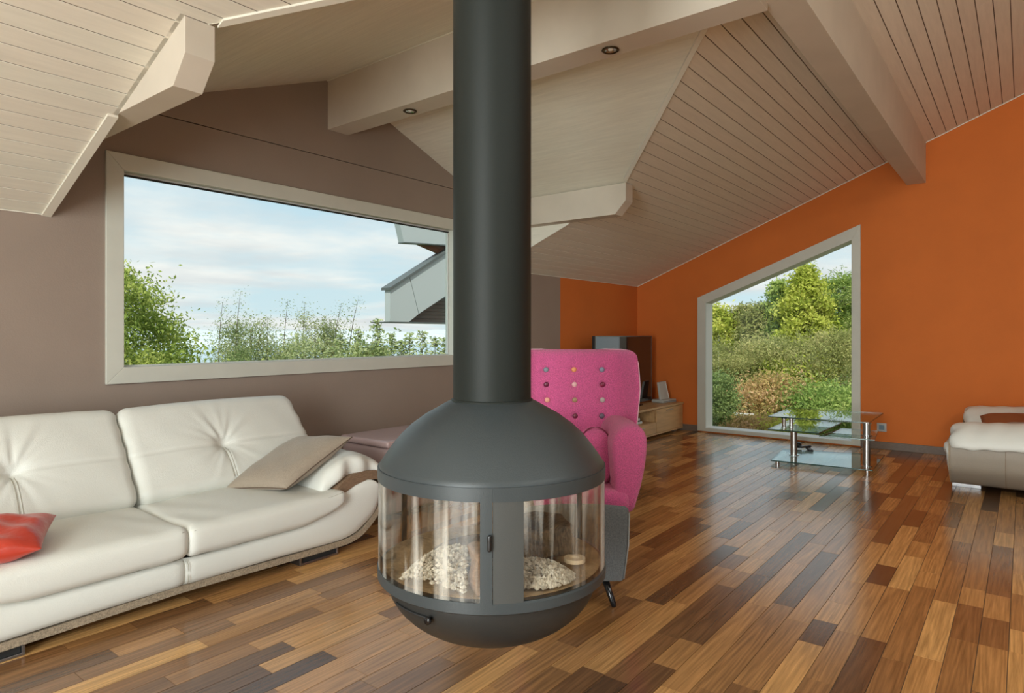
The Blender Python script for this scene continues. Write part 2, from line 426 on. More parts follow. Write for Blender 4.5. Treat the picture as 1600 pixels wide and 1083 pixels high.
def side_x(y_, side):
    if y_ > TE: return EL if side < 0 else ER
    if y_ < TJ: return GS
    d = (GZ - roof(y_)) / GM
    return GS + side * d
for k in range(len(edges) - 1):
    ta, tb = edges[k] - gp, edges[k + 1] + gp
    segs = []
    spans = [(ta, tb)]
    if tb < TE < ta: spans = [(ta, TE), (TE - 1e-4, tb)]
    elif tb < TJ < ta: spans = [(ta, TJ), (TJ - 1e-4, tb)]
    for (a, b) in spans:
        if a <= TJ + 1e-6: segs.append((a, b, X0, X0, DB, DB))
        else:
            segs.append((a, b, X0, X0, side_x(a - 1e-5, -1), side_x(b + 1e-5, -1)))
            segs.append((a, b, side_x(a - 1e-5, 1), side_x(b + 1e-5, 1), DB, DB))
    for (a, b, xa0, xb0, xa1, xb1) in segs:
        lo, hi = max(xa0, xb0), min(xa1, xb1)
        cuts = []; x = lo
        if len(spans) == 1 and hi - lo > 4.6: cuts = [lo + (hi - lo) * rng.uniform(.3, .7)]
        if hi - lo > 9: cuts = [lo + (hi - lo) * rng.uniform(.2, .42), lo + (hi - lo) * rng.uniform(.58, .8)]
        pts = [None] + cuts + [None]
        for q in range(len(pts) - 1):
            la = xa0 if pts[q] is None else pts[q] + .001; lb = xb0 if pts[q] is None else pts[q] + .001
            ra = xa1 if pts[q + 1] is None else pts[q + 1] - .001; rb = xb1 if pts[q + 1] is None else pts[q + 1] - .001
            board([R(la, a), R(ra, a), R(rb, b), R(lb, b)])
struct_rest = MB().prism([R(X0, edges[-1]), R(DB, edges[-1]), R(DB, YR), R(X0, YR)], (0, 0, .0030), .5)
struct_rest.prism([R(X0, YR), R(DB, YR), R(DB, Y0), R(X0, Y0)], (0, 0, .0030), .5)
setp(struct_rest.ob('ceiling_boards', M_CEIL, ce), kind='stuff')
# gable slopes: boards run along the beam
BX0, BX1 = 3.1335, 3.3275
for side, xs, xe in ((-1, BX0, SL - .03), (1, BX1, SR + .03)):
    x = xs; first = True
    while (xe - x) * side > .001:
        xn = x + side * CW
        if (xe - xn) * side < 0: xn = xe
        a, b = x + side * (0 if first else gp * .12), xn - side * gp * .12
        def tv(q): return DA - (gab(q) - EZ) / MS if side * (q - GS) < side * ((SL if side < 0 else SR) - GS) else TE
        ya, yb = tv(a), tv(b)
        board([G(a, ya), G(a, DA), G(b, DA), G(b, yb)], M_CEIL2)
        x = xn; first = False
# cheeks below the side purlins
for xe, sgn in ((EL, -1), (ER, 1)):
    MB().prism([(xe - sgn * .002, TE, roof(TE)), (xe - sgn * .002, DA, EZ), (xe - sgn * .002, DA, 2.66), (xe - sgn * .002, TE, 2.66)], (sgn * .02, 0, 0), .4).ob('cheek_board', M_CEIL2, ce)
# white battens along the edges of the opening
def batten(p, q, w, up=.012):
    """thin moulding on the line p-q, w = sideways vector"""
    p, q, w = Vector(p), Vector(q), Vector(w)
    MB().prism([p, q, q + w, p + w], (0, 0, -up), .5).ob('batten', M_BATTEN, ce)
tpu = TE + (2.3437 - roof(TE)) / -MS  # y where the purlin's underside passes the main slope
batten(R(EL + .004, DA), R(EL + .004, tpu + .02), (-.045, 0, 0))
batten(R(ER - .004, DA), R(ER - .004, tpu + .02), (.012, 0, 0), .006)
for s, xx in ((-1, SL), (1, SR)):
    q = Vector(R(GS, TJ)); p = Vector(R(xx, TE)); p = p.lerp(q, .004)
    w = Vector((0, -.045, .045 * MS)) if s < 0 else Vector((-.045, 0, .045 * GM))
    batten(p, q, w, .010)
# purlins with chamfered ends
for x0_, x1_ in ((EL, SL), (SR, ER)):
    zt, zv, zb, tb = 2.6075, 2.457, 2.3437, 2.8225
    MB().prism([(x0_, TE, zt), (x0_, TE, zv), (x0_, tb, zb), (x0_, DA, zb), (x0_, DA, zt)], (x1_ - x0_, 0, 0), .5).ob('purlin', M_BEAM, ce, bevel=.002)
MB().prism([(BX0, 1.0, 2.90), (BX1, 1.0, 2.90), (BX1, 1.0, gab(BX1) + .01), (BX0, 1.0, gab(BX0) + .01)], (0, DA - 1.0, 0), .5).ob('ridge_beam', M_BEAM, ce, bevel=.002)
MB().box((X0, .8414, 2.935), (DB, 1.022, 3.46)).ob('cross_beam', M_BEAM, ce, bevel=.002)
# thin edge moulding between beam and gable slope, and along the walls
for s, xx in ((-1, BX0), (1, BX1)):
    MB().box((xx + (s * .008 if s < 0 else 0), 1.1, gab(xx) - .008), (xx + (0 if s < 0 else s * .008), DA, gab(xx))).ob('edge_moulding', M_BATTEN, ce)

# ------------------------------------------------------------------ walls
def yz(pts, x, t): return MB().prism([(x, a, b) for a, b in pts], (t, 0, 0))
A = MB()
def awall(pts, t=.09, y_=DA, mi=0): A.prism([(a, y_, b) for a, b in pts], (0, t, 0), 0, mi)
WX0, WX1, WZ0, WZ1 = 1.640, 4.560, 1.080, 2.300
SE = 6.395
SEAM = 2.682
awall([(X0, 0), (WX0, 0), (WX0, EZ + .06), (X0, EZ + .06)])
awall([(WX0, 0), (WX1, 0), (WX1, WZ0), (WX0, WZ0)])
awall([(WX1, 0), (SE, 0), (SE, EZ + .06), (WX1, EZ + .06)])
awall([(WX1, EZ + .06), (ER + .04, EZ + .06), (ER + .04, SEAM - .12), (WX1, WZ1)])
awall([(EL - .04, EZ + .06), (WX0, EZ + .06), (WX0, WZ1), (EL - .04, gab(EL - .04) + .03)])
awall([(WX0, WZ1), (WX1, WZ1), (ER + .04, gab(ER + .04) + .03), (GS + (GZ - SEAM) / GM + .07, SEAM - .003), (GS - (GZ - SEAM) / GM - .07, SEAM - .003), (EL - .04, gab(EL - .04) + .03)])
awall([(GS - (GZ - SEAM) / GM - .07, SEAM + .003), (GS + (GZ - SEAM) / GM + .07, SEAM + .003), (GS, GZ + .05)])
awall([(GS - 1.7, SEAM - .02), (GS + 1.7, SEAM - .02), (GS + 1.7, SEAM + .02), (GS - 1.7, SEAM + .02)], .04, DA + .02)
awall([(SE, 0), (DB, 0), (DB, EZ + .06), (SE, EZ + .06)], mi=1)
struct('wall_left', A, [M_WALL, M_ORANGE])
B = MB()
def bwall(pts, t=.24): B.prism([(DB, a, b) for a, b in pts], (t, 0, 0))
BL, BR, BZ0 = 3.315, 1.560, .04
btop = lambda y_: 1.713 + (2.400 - 1.713) * (BL - y_) / (BL - BR)
bwall([(BL, 0), (DA + .1, 0), (DA + .1, roof(DA) + .1), (BL, roof(BL) + .1)])
bwall([(BR, 0), (BL, 0), (BL, BZ0), (BR, BZ0)])
bwall([(BL, btop(BL)), (BR, btop(BR)), (BR, roof(BR) + .1), (BL, roof(BL) + .1)])
bwall([(BR, 0), (BR, roof(BR) + .1), (YR + .5, roof(YR + .5) + .1), (YR + .5, 0)])
bwall([(YR + .5, 0), (YR + .5, roof(YR + .5) + .1), (YR, roof(YR) + .1), (Y0, roof(Y0) + .1), (Y0, 0)])
struct('wall_right', B, M_ORANGE)
# unseen walls, with openings added to let the fill light in
C_ = MB()
C_.box((X0 - .2, Y0 - .2, 0), (-3.1, Y0, 3.8)); C_.box((1.5, Y0 - .2, 0), (DB + .24, Y0, 3.8)); C_.box((-3.1, Y0 - .2, 2.5), (1.5, Y0, 3.8)); C_.box((-3.1, Y0 - .2, 0), (1.5, Y0, .2))
struct('wall_rear', C_, M_WALL)
D_ = MB()
D_.box((X0 - .2, Y0, 0), (X0, -2.5, 3.9)); D_.box((X0 - .2, 3.1, 0), (X0, DA + .1, 2.9)); D_.box((X0 - .2, -2.5, 2.45), (X0, 3.1, 5.0)); D_.box((X0 - .2, -2.5, 0), (X0, 3.1, .25))
struct('wall_near', D_, M_WALL)
f3 = MB()
for k in range(4): f3.box((-3.1 + 1.533 * k - .035, Y0 - .05, .2), (-3.1 + 1.533 * k + .035, Y0 + .09, 2.5))
struct('added_window_rear', f3, M_WHITE)  # frame bars of the opening added for the rear fill lamp
f4 = MB()
for k in range(4): f4.box((X0 - .05, -2.5 + 1.866 * k - .035, .25), (X0 + .06, -2.5 + 1.866 * k + .035, 2.45))
struct('added_window_side', f4, M_WHITE)  # frame bars of the opening added for the side fill lamp
# baseboards
struct('baseboard_left', MB().box((X0, DA - .015, 0), (DB, DA, .085)), M_BASE, bevel=.003)
bb = MB().box((DB - .015, 3.41, 0), (DB, DA - .015, .085)).box((DB - .015, Y0, 0), (DB, 1.474, .085))
struct('baseboard_right', bb, M_BASE, bevel=.003)
# fine white line where ceiling meets the end wall
struct('trim_1', MB().prism([(DB - .008, DA, EZ - .009), (DB, DA, EZ - .009), (DB, YR, roof(YR) - .009), (DB - .008, YR, roof(YR) - .009)], (0, 0, .009)), M_BATTEN)
struct('trim_2', MB().prism([(X0, DA - .008, EZ - .006), (EL, DA - .008, EZ - .006), (EL, DA, EZ - .006), (X0, DA, EZ - .006)], (0, 0, .006)).prism([(ER, DA - .008, EZ - .006), (DB, DA - .008, EZ - .006), (DB, DA, EZ - .006), (ER, DA, EZ - .006)], (0, 0, .006)), M_BATTEN)

# ------------------------------------------------------------------ window 1 (panorama) and window 2 (tall, slanted head)
def ring(outer, inner, mapf, off):
    mb = MB(); n = len(outer)
    for i in range(n):
        j = (i + 1) % n
        mb.prism([mapf(*outer[i]), mapf(*outer[j]), mapf(*inner[j]), mapf(*inner[i])], off)
    return mb
O1 = [(1.557, .997), (4.645, .997), (4.645, 2.387), (1.557, 2.387)]
I1 = [(1.655, 1.095), (4.545, 1.095), (4.545, 2.285), (1.655, 2.285)]
w1 = struct('window_1', ring(O1, I1, lambda a, b: (a, DA - .022, b), (0, .022, 0)), M_WHITE, bevel=.003)
ring([(1.64, 1.08), (4.56, 1.08), (4.56, 2.30), (1.64, 2.30)], I1, lambda a, b: (a, DA, b), (0, .07, 0)).ob('jamb', M_WHITE, w1)
I1b = [(1.668, 1.104), (4.532, 1.104), (4.532, 2.270), (1.668, 2.270)]
ring(I1, I1b, lambda a, b: (a, DA + .040, b), (0, .03, 0)).ob('sash', mat('pale_sash', (.62, .64, .60, 1), .4), w1)
MB().box((1.668, DA + .03, 2.262), (4.532, DA + .045, 2.272)).ob('seal', M_BLACKM, w1)
MB().box((1.665, DA + .050, 1.100), (4.535, DA + .056, 2.275)).ob('pane', M_GLASS, w1)
O2 = [(3.410, .013), (1.474, .013), (1.474, 2.5485), (3.410, 1.773)]
I2 = [(3.298, .060), (1.566, .060), (1.566, 2.376), (3.298, 1.697)]
w2 = struct('window_2', ring(O2, I2, lambda a, b: (DB - .022, a, b), (.022, 0, 0)), M_WHITE, bevel=.003)
ring([(3.316, .04), (1.558, .04), (1.558, 2.405), (3.316, 1.715)], I2, lambda a, b: (DB, a, b), (.22, 0, 0)).ob('jamb', mat('white_jamb', (.72, .71, .66, 1), .5), w2)
MB().prism([(DB + .205, a, b) for a, b in I2], (.006, 0, 0)).ob('pane', M_GLASS, w2)

# ------------------------------------------------------------------ suspended stove
ST = thing('suspended_stove', 'round anthracite fireplace with curved glass doors, hanging from the ceiling on a thick flue pipe', 'fireplace', (1.689, 1.411, .30), YAW - math.pi / 2 + math.radians(1.8))
def z_(p): return [(r, z - .30) for r, z in p]
RR = .376
MB().lathe(z_([(.131, 1.06), (.131, 3.22)]), n=64).ob('flue_pipe', M_PIPE, ST, smooth=True)
MB().lathe(z_([(.131, 1.064), (.137, 1.066), (.137, 1.080), (.131, 1.083)]), n=64).ob('pipe_collar', M_PIPE, ST, smooth=True)
dome = [(.130, 1.078), (.150, 1.072), (.185, 1.052), (.225, 1.030), (.272, .996), (.305, .965), (.332, .932), (.352, .905), (.366, .884), (.374, .872), (.374, .864)]
MB().lathe(z_(dome), n=96).ob('hood', M_STOVE, ST, smooth=True)
MB().lathe(z_([(RR - .003, .868), (RR + .002, .868), (RR + .002, .828), (RR - .003, .828)]), n=96, closed_prof=True).ob('top_band', M_STOVE, ST, smooth=True, angle=40)
d2 = math.radians
# bottom ring and bowl
MB().lathe(z_([(.300, .540), (RR - .002, .545), (RR + .003, .540), (RR + .003, .514), (RR - .004, .509), (.30, .509)]), n=96).ob('bottom_band', M_STOVE, ST, smooth=True, angle=40)
bowl = [(.350, .516)] + [(.350 * math.cos(a), .512 - .215 * math.sin(a)) for a in [d2(x) for x in range(4, 91, 6)]] + [(.0005, .297)]
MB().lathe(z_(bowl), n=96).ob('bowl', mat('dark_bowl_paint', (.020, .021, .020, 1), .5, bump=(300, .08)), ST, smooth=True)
# posts and door frame (curved strips); angle 0 faces the camera
def strip(r, a0, a1, z0, z1, n, name, m, parent=ST, th=.004):
    return MB().lathe(z_([(r - th, z0), (r, z0), (r, z1), (r - th, z1)]), d2(a0), d2(a1), n, closed_prof=True).ob(name, m, parent, smooth=True, angle=40)
strip(RR, 0.2, 13.6, .540, .832, 10, 'front_post', M_STOVE2)
strip(RR, 119, 123, .540, .832, 8, 'rear_post', M_STOVE2)
strip(RR, -123, -119, .540, .832, 8, 'rear_post', M_STOVE2)
strip(RR - .0005, 9, 119, .548, .826, 60, 'glass_panel', M_FGLASS, th=.003)
strip(RR - .0005, 123, 237, .548, .826, 60, 'glass_panel', M_FGLASS, th=.003)
door = strip(RR + .003, -5.2, 0.0, .517, .866, 4, 'door', M_STOVE)
strip(RR + .003, -88, -5.2, .836, .866, 40, 'door_rail', M_STOVE, door)
strip(RR + .003, -88, -5.2, .517, .546, 40, 'door_rail', M_STOVE, door)
strip(RR, -119, -5.2, .545, .838, 70, 'door_glass', M_FGLASS, door, th=.003)
h = MB().rbox(.006, .006, .024, .006, None, .01)
h_o = h.ob('handle', M_BLACK, door, smooth=True); h_o.location = (-.008, -RR - .011, .716 - .30)
# damper slide in the bowl
def bowlpt(a, z, e=0):
    r = .350 * math.sqrt(max(0, 1 - ((.512 - z) / .215) ** 2)) + e
    return (r * math.sin(d2(a)), -r * math.cos(d2(a)), z - .30)
MB().tube([bowlpt(a, .470, .003) for a in range(-58, -28, 3)], .004, 6).ob('damper_slot', M_BLACKM, ST, smooth=True)
k0 = Vector(bowlpt(-31, .470, .0)); k1 = Vector(bowlpt(-31, .470, .022))
MB().tube([k0, k0.lerp(k1, .7), k0.lerp(k1, .72), k1], [.004, .004, .012, .011], 14).ob('damper_knob', M_BLACK, ST, smooth=True)
# hearth inside: sand plate, grate, fire bed
M_SAND = mat('scorched_hearth', (.36, .27, .17, 1), .75, noise=(12, .4), bump=(60, .5))
MB().lathe(z_([(.0005, .548), (.30, .548), (.362, .551)]), n=48).ob('hearth_plate', M_SAND, ST, smooth=True)
MB().lathe(z_([(.0005, .552), (.19, .554), (.205, .562), (.20, .566)]), n=40).ob('grate_tray', mat('cast_iron', (.05, .04, .035, 1), .6), ST, smooth=True)
ash = MB(); r3 = random.Random(3)
def lump(mb, c, s, rnd):
    vs = []; 
    for v in ((1, 0, 0), (-1, 0, 0), (0, 1, 0), (0, -1, 0), (0, 0, 1), (0, 0, -1)):
        k = s * r3.uniform(.6, 1.2); vs.append((c[0] + v[0] * k + r3.uniform(-.2, .2) * s, c[1] + v[1] * k + r3.uniform(-.2, .2) * s, c[2] + v[2] * k * .8))
    mb.add(vs, [(0, 2, 4), (2, 1, 4), (1, 3, 4), (3, 0, 4), (2, 0, 5), (1, 2, 5), (3, 1, 5), (0, 3, 5)], rnd)
for _ in range(5600):
    if r3.random() < .55: cx, cy, sr, hh = -.11, -.215, .13, .095
    else: cx, cy, sr, hh = .125, -.21, .10, .05
    a = r3.random() * 6.283; q = math.sqrt(r3.random())
    x, yy = cx + math.cos(a) * q * sr * 1.25, cy + math.sin(a) * q * sr
    if math.hypot(x, yy) > .352 or (-.075 < x < .0 and yy < -.22): continue
    lump(ash, (x, yy, .560 - .30 + hh * (1 - q * q) * r3.uniform(.5, 1.0)), r3.uniform(.004, .010), r3.random())
M_ASH = leafmat('white_ash', (.50, .46, .40, 1), (.84, .81, .74, 1), (.92, .90, .86, 1))
setp(ash.ob('ash_bed', M_ASH, ST), 'heaps of white ash flakes on the hearth', kind='stuff')
M_CHAR = mat('charred_wood', (.085, .066, .050, 1), .85, noise=(40, .5, (1, 6, 1)), bump=(60, .8))
M_BRN = mat('brown_split_wood', (.22, .14, .095, 1), .8, noise=(40, .3, (1, 1, 6)), bump=(60, .5))
def log(c, hx, hy, hz, rz, rx, m):
    o = MB().rbox(hx, hy, hz, .012, lambda x, y_, z: (x + .006 * math.sin(z * 60 + y_ * 30), y_ + .005 * math.sin(x * 45), z + .005 * math.sin(x * 38 + y_ * 22)), .02).ob('firewood_log', m, ST, smooth=True)
    o.location = c; o.rotation_euler = (rx, 0, rz)
log((.150, -.04, .632 - .30), .105, .075, .050, .12, .12, M_CHAR)
log((-.040, -.292, .615 - .30), .022, .05, .062, .2, .0, M_BRN)
MB().lathe([(.016, .0), (.034, .0), (.034, .012), (.016, .012)], n=24, closed_prof=True).ob('air_ring', mat('pale_refractory', (.62, .50, .36, 1), .7), ST, smooth=True, angle=40).location = (.262, -.13, .575 - .30)

# ------------------------------------------------------------------ leather sofas
def smooth_interp(tab, q):
    for (a, va), (b, vb) in zip(tab, tab[1:]):
        if q <= b:
            t = (q - a) / (b - a); t = max(0, min(1, t)); return va + (vb - va) * t
    return tab[-1][1]
def catmull(pts, n=6):
    out = []
    for i in range(len(pts) - 1):
        p0 = pts[max(i - 1, 0)]; p1 = pts[i]; p2 = pts[i + 1]; p3 = pts[min(i + 2, len(pts) - 1)]
        for k in range(n):
            t = k / n
            out.append(tuple(.5 * ((2 * b) + (-a + c) * t + (2 * a - 5 * b + 4 * c - d) * t * t + (-a + 3 * b - 3 * c + d) * t ** 3) for a, b, c, d in zip(p0, p1, p2, p3)))
    out.append(pts[-1]); return out
def make_sofa(name, label, loc, rz, HL, far_side_mat, depth=.98, tuft_seed=1, backh=.925):
    """local: x along the sofa, front at y=0 facing -y, HL = half length to the arm tip"""
    S = thing(name, label, 'sofa', loc, rz)
    k = HL - 1.248                      # arms keep their shape, the middle stretches
    def mx(x, s): return s * (x + k)
    # swoosh profile, right half: distances from the centre of the reference sofa
    low = [(0, .088), (.45, .086), (.66, .082), (.90, .078), (1.00, .092), (1.062, .116), (1.161, .181), (1.200, .244), (1.212, .322), (1.183, .371)]
    top = [(1.183, .371), (1.150, .395), (1.111, .402), (1.019, .384), (.905, .337), (.767, .266), (.664, .225), (.45, .215), (0, .215)]
    band_o = [(0, .055), (.30, .050), (.63, .043), (.915, .041), (1.02, .052), (1.105, .088), (1.217, .187), (1.245, .28), (1.248, .36), (1.235, .41), (1.212, .433), (1.072, .439), (1.0, .420)]
    # shell: one solid ribbon from arm to arm
    bo = catmull(band_o, 4)
    full = [(mx(x, -1) if x > .02 else 0, z) for x, z in reversed(bo[1:])] + [(mx(x, 1) if x > .02 else 0, z) for x, z in bo]
    prof = []
    th = .034
    n = len(full)
    inn = []
    for i, (x, z) in enumerate(full):
        a = full[max(i - 1, 0)]; b = full[min(i + 1, n - 1)]
        tx, tz = b[0] - a[0], b[1] - a[1]; L_ = math.hypot(tx, tz) or 1
        inn.append((x - tz / L_ * th, z + tx / L_ * th))
    sh = MB(); base = 0
    for y_ in (0.0, depth):
        for p in full: sh.v.append((p[0], y_, p[1]))
        for p in inn: sh.v.append((p[0], y_, p[1]))
    F = lambda lay, k_, i: lay * 2 * n + k_ * n + i
    def af(f): sh.f.append(f); sh.r.append(.5); sh.m.append(0)
    for i in range(n - 1):
        af((F(0, 0, i), F(0, 0, i + 1), F(0, 1, i + 1), F(0, 1, i)))
        af((F(1, 0, i + 1), F(1, 0, i), F(1, 1, i), F(1, 1, i + 1)))
        af((F(0, 0, i + 1), F(0, 0, i), F(1, 0, i), F(1, 0, i + 1)))
        af((F(0, 1, i), F(0, 1, i + 1), F(1, 1, i + 1), F(1, 1, i)))
    sh.ob('shell', far_side_mat, S, smooth=True, angle=50)
    for yy in (.36, .70):
        MB().tube([(x, yy, z - .0) for x, z in full[:44]], .0022, 5).ob('side_seam', M_TAN, S)
        MB().tube([(x, yy, z - .0) for x, z in full[-44:]], .0022, 5).ob('side_seam', M_TAN, S)
    # woven edging on the front of the shell
    eg = MB(); m0 = 0
    for i in range(n - 1):
        eg.add([(full[i][0], -.012, full[i][1]), (full[i + 1][0], -.012, full[i + 1][1]), (inn[i + 1][0], -.012, inn[i + 1][1]), (inn[i][0], -.012, inn[i][1]),
                (full[i][0], .002, full[i][1]), (full[i + 1][0], .002, full[i + 1][1]), (inn[i + 1][0], .002, inn[i + 1][1]), (inn[i][0], .002, inn[i][1])],
               [(0, 1, 2, 3), (1, 0, 4, 5), (3, 2, 6, 7)], .5)
    eg.ob('edging', M_TRIMF, S, smooth=True, angle=50)
    # puffy front panel
    lo = catmull(low, 4); tp = catmull(top, 4)
    fp = MB()
    samples = 70
    def resample(pts, m):
        d = [0]
        for a, b in zip(pts, pts[1:]): d.append(d[-1] + math.hypot(b[0] - a[0], b[1] - a[1]))
        out = []
        j = 0
        for i in range(m):
            t = d[-1] * i / (m - 1)
            while j < len(d) - 2 and d[j + 1] < t: j += 1
            u = (t - d[j]) / (d[j + 1] - d[j] or 1)
            out.append((pts[j][0] + (pts[j + 1][0] - pts[j][0]) * u, pts[j][1] + (pts[j + 1][1] - pts[j][1]) * u))
        return out
    LO = resample(lo, samples); TP = resample(list(reversed(tp)), samples)
    for s in (-1, 1):
        b0 = len(fp.v); nv = 10
        for i in range(samples):
            for j in range(nv + 1):
                t = j / nv
                x = LO[i][0] * (1 - t) + TP[i][0] * t; z = LO[i][1] * (1 - t) + TP[i][1] * t
                w = abs(LO[i][1] - TP[i][1]) + abs(LO[i][0] - TP[i][0])
                bulge = .028 * math.sqrt(max(0, 1 - (2 * t - 1) ** 2)) * min(1, w / .1)
                cen = math.exp(-((x) / .018) ** 2) * .012
                xx = mx(x, s) if x > .02 else s * x
                fp.v.append((xx, -.006 - bulge + cen, z))
        for i in range(samples - 1):
            for j in range(nv):
                q = b0 + i * (nv + 1) + j; f = (q, q + nv + 1, q + nv + 2, q + 1)
                fp.f.append(f if s > 0 else f[::-1]); fp.r.append(.5); fp.m.append(0)
    fp.ob('front_panel', M_LEATHER, S, smooth=True)
    ss = MB()
    for dx in (-.009, .009): ss.tube([(dx, -.036 + .02 * (abs(t - .5) * 2) ** 4, .09 + .12 * t) for t in [q / 8 for q in range(9)]], .0015, 5)
    ss.ob('centre_seam', M_STITCH, S, smooth=True)
    # feet
    for s in (-1, 1):
        a, b = sorted((mx(.636, s), mx(.895, s)))
        fo = MB().box((a, -.012, 0), (b, .19, .012)).box((a, -.012, .010), (a + .012, .19, .046)).box((b - .012, -.012, .010), (b, .19, .046))
        fo.ob('foot', M_FOOT, S, bevel=.002)
        MB().box((a + .014, .0, .012), (b - .014, .18, .046)).ob('foot_block', M_BLACKM, S)
        MB().box((a, depth - .10, 0), (b, depth - .04, .046)).ob('foot', M_FOOT, S, bevel=.002)
    # seat cushions
    for s in (-1, 1):
        hw = (.905 + k) / 2 + .012; cx = s * (hw - .006)
        def fn(x, y_, z):
            u = x / hw * s; v = y_ / .36
            zz = z
            if z > 0: zz += .022 * (1 - u * u) * (1 - v * v)
            if u > .35: zz += .085 * ((u - .35) / .65) ** 1.5 * (.078 - z) / .156      # underside follows the rising arm
            if z < .1 and u > .9: x = x - s * 0.0
            zz += .003 * math.sin(x * 31 + y_ * 17) * math.exp(-((1 - abs(u)) / .5) ** 2)
            yy = y_ - .014 * (1 - (zz / .09) ** 2) * (1 if y_ < -.3 else 0)
            zz += .02 * max(0, v) 
            return (cx + x, .30 + yy, .300 + zz)
        se = MB().rbox(hw, .36, .078, .045, fn, .022).ob('seat_cushion', M_LEATHER, S, smooth=True)
        st = MB()
        pts = []
        for i in range(41):
            x = (-1 + 2 * i / 40) * (hw - .03)
            q = fn(x, -.36 + .010, .052); pts.append((q[0], q[1] - .0015, q[2] + .0025))
        st.tube(pts, .0016, 5); st.ob('stitching', M_STITCH, se, smooth=True)
    # back cushions, leaning, tufted
    rr = random.Random(tuft_seed)
    for s in (-1, 1):
        hw = (1.085 + k) / 2; hh = .295
        ph = [rr.uniform(0, 6.28) for _ in range(6)]
        tu, tv_ = (-.02 if s > 0 else .02), -.02
        def fb(x, y_, z):
            u, v = x / hw, z / hh
            # wider at foot of outer side, narrower at top
            shift = s * (.035 * (1 - v)) if u * s > 0 else 0
            X = x + shift * abs(u)
            Y = y_ * (1.0 - .25 * v)
            if y_ < 0:
                dx, dz = x - tu, z - tv_
                r = math.hypot(dx, dz * 1.1) + 1e-6; th_ = math.atan2(dz, dx)
                Y -= .030 * (1 - u * u) * (1 - v * v)
                Y += .034 * math.exp(-(r / .05) ** 2) + .020 * math.exp(-(r / .13) ** 2)
                wr = math.sin(9 * th_ + ph[0]) + .7 * math.sin(14 * th_ + ph[1] + r * 9) + .4 * math.sin(23 * th_ + ph[2])
                up = .45 + .75 * max(0, math.sin(th_)) + .45 * max(0, -math.sin(th_ + .3)) 
                Y += .0040 * wr * up * math.exp(-(r / .20) ** 1.6) * min(1, r / .03)
                Y += .0016 * math.sin(x * 28 + z * 19 + ph[3]) * (abs(u) ** 1.5)
                Y += .007 * math.exp(-(abs(z - tv_) / .007) ** 2)                     # horizontal seam
                if z < tv_: Y += .007 * math.exp(-(abs(x - tu) / .006) ** 2)          # vertical seam
                Y += .006 * math.exp(-((1 - abs(u)) / .04) ** 2) * math.sin(z * 55 + ph[4])
            # lean back
            a = math.atan2(.36, .57)
            zz = z + hh * 1.0
            yy = Y * math.cos(a) + zz * math.sin(a) ; zc = zz * math.cos(a) - Y * math.sin(a)
            return (s * (hw + .0) - s * .0 + X - s * 0.0, .515 + yy, .365 + zc + .012 * (1 - u * u) * max(0, v))
        bc = MB().rbox(hw, .075, hh, .06, fb, .011).ob('back_cushion', M_LEATHER, S, smooth=True)
        st = MB()
        for dx in (-.008, .008): st.tube([tuple(Vector(fb(tu + dx, -.075, z)) + Vector((0, -.0012, 0))) for z in [tv_ - .02 - q * .012 for q in range(18)]], .0014, 5)
        st.ob('stitching', M_STITCH, bc, smooth=True)
    # back board behind the cushions
    MB().rbox(HL - .12, .05, .30, .03, lambda x, y_, z: (x, depth - .05 + .05 + (z * .08), .36 + z), .2).ob('back_board', far_side_mat, S, smooth=True)
    # arm facings (brown strip under the pad) and pads
    for s in (-1, 1):
        rnd2 = random.Random(5 + s)
        def fa(x, y_, z):
            u, v, w = x / .24, y_ / .435, z / .070
            xx = x; zz = z
            # slope: inner end dips to the seat, outer end curls over
            base_z = .512 - .34 * (u * -1 > 0) * (u * u) * .38 - .10 * (u > 0) * u * u
            yy = y_
            puff = .010 * math.sin(y_ * 38 + u * 3) * (abs(w)) * (1 if w < 0 else .4) * (.4 + abs(v))
            zz = z * (1 - .25 * u * u) + base_z + puff + .02 * v
            return (mx(1.035, s) + s * (xx), .435 + yy - .012 * math.sin(x * 40) * (abs(v) ** 3), zz)
        MB().rbox(.24, .435, .070, .062, fa, .016).ob('arm_pad', M_LEATHER, S, smooth=True)
        fc = MB()
        P1 = [(.885, .385), (.94, .425), (1.00, .450), (1.09, .458), (1.18, .448), (1.22, .425)]
        P2 = [(.885, .325), (.94, .352), (1.019, .384), (1.111, .402), (1.183, .392), (1.215, .372)]
        for a, b, c, d in zip(P1, P1[1:], P2[1:], P2):
            fc.prism([(mx(q[0], s), -.013, q[1]) for q in (a, b, c, d)], (0, .5, 0))
        fc.ob('arm_facing', M_TAN, S)
    return S
make_sofa('leather_sofa', 'long ivory leather sofa with tufted backs and curled arms under the panoramic window', (1.497, 3.19, 0), 0, 1.248, M_TRIMF)
make_sofa('leather_sofa', 'taupe sided leather sofa against the orange wall, seen from its arm end', (7.33, .475, 0), math.pi, .975, M_TAUPE_L, tuft_seed=5)

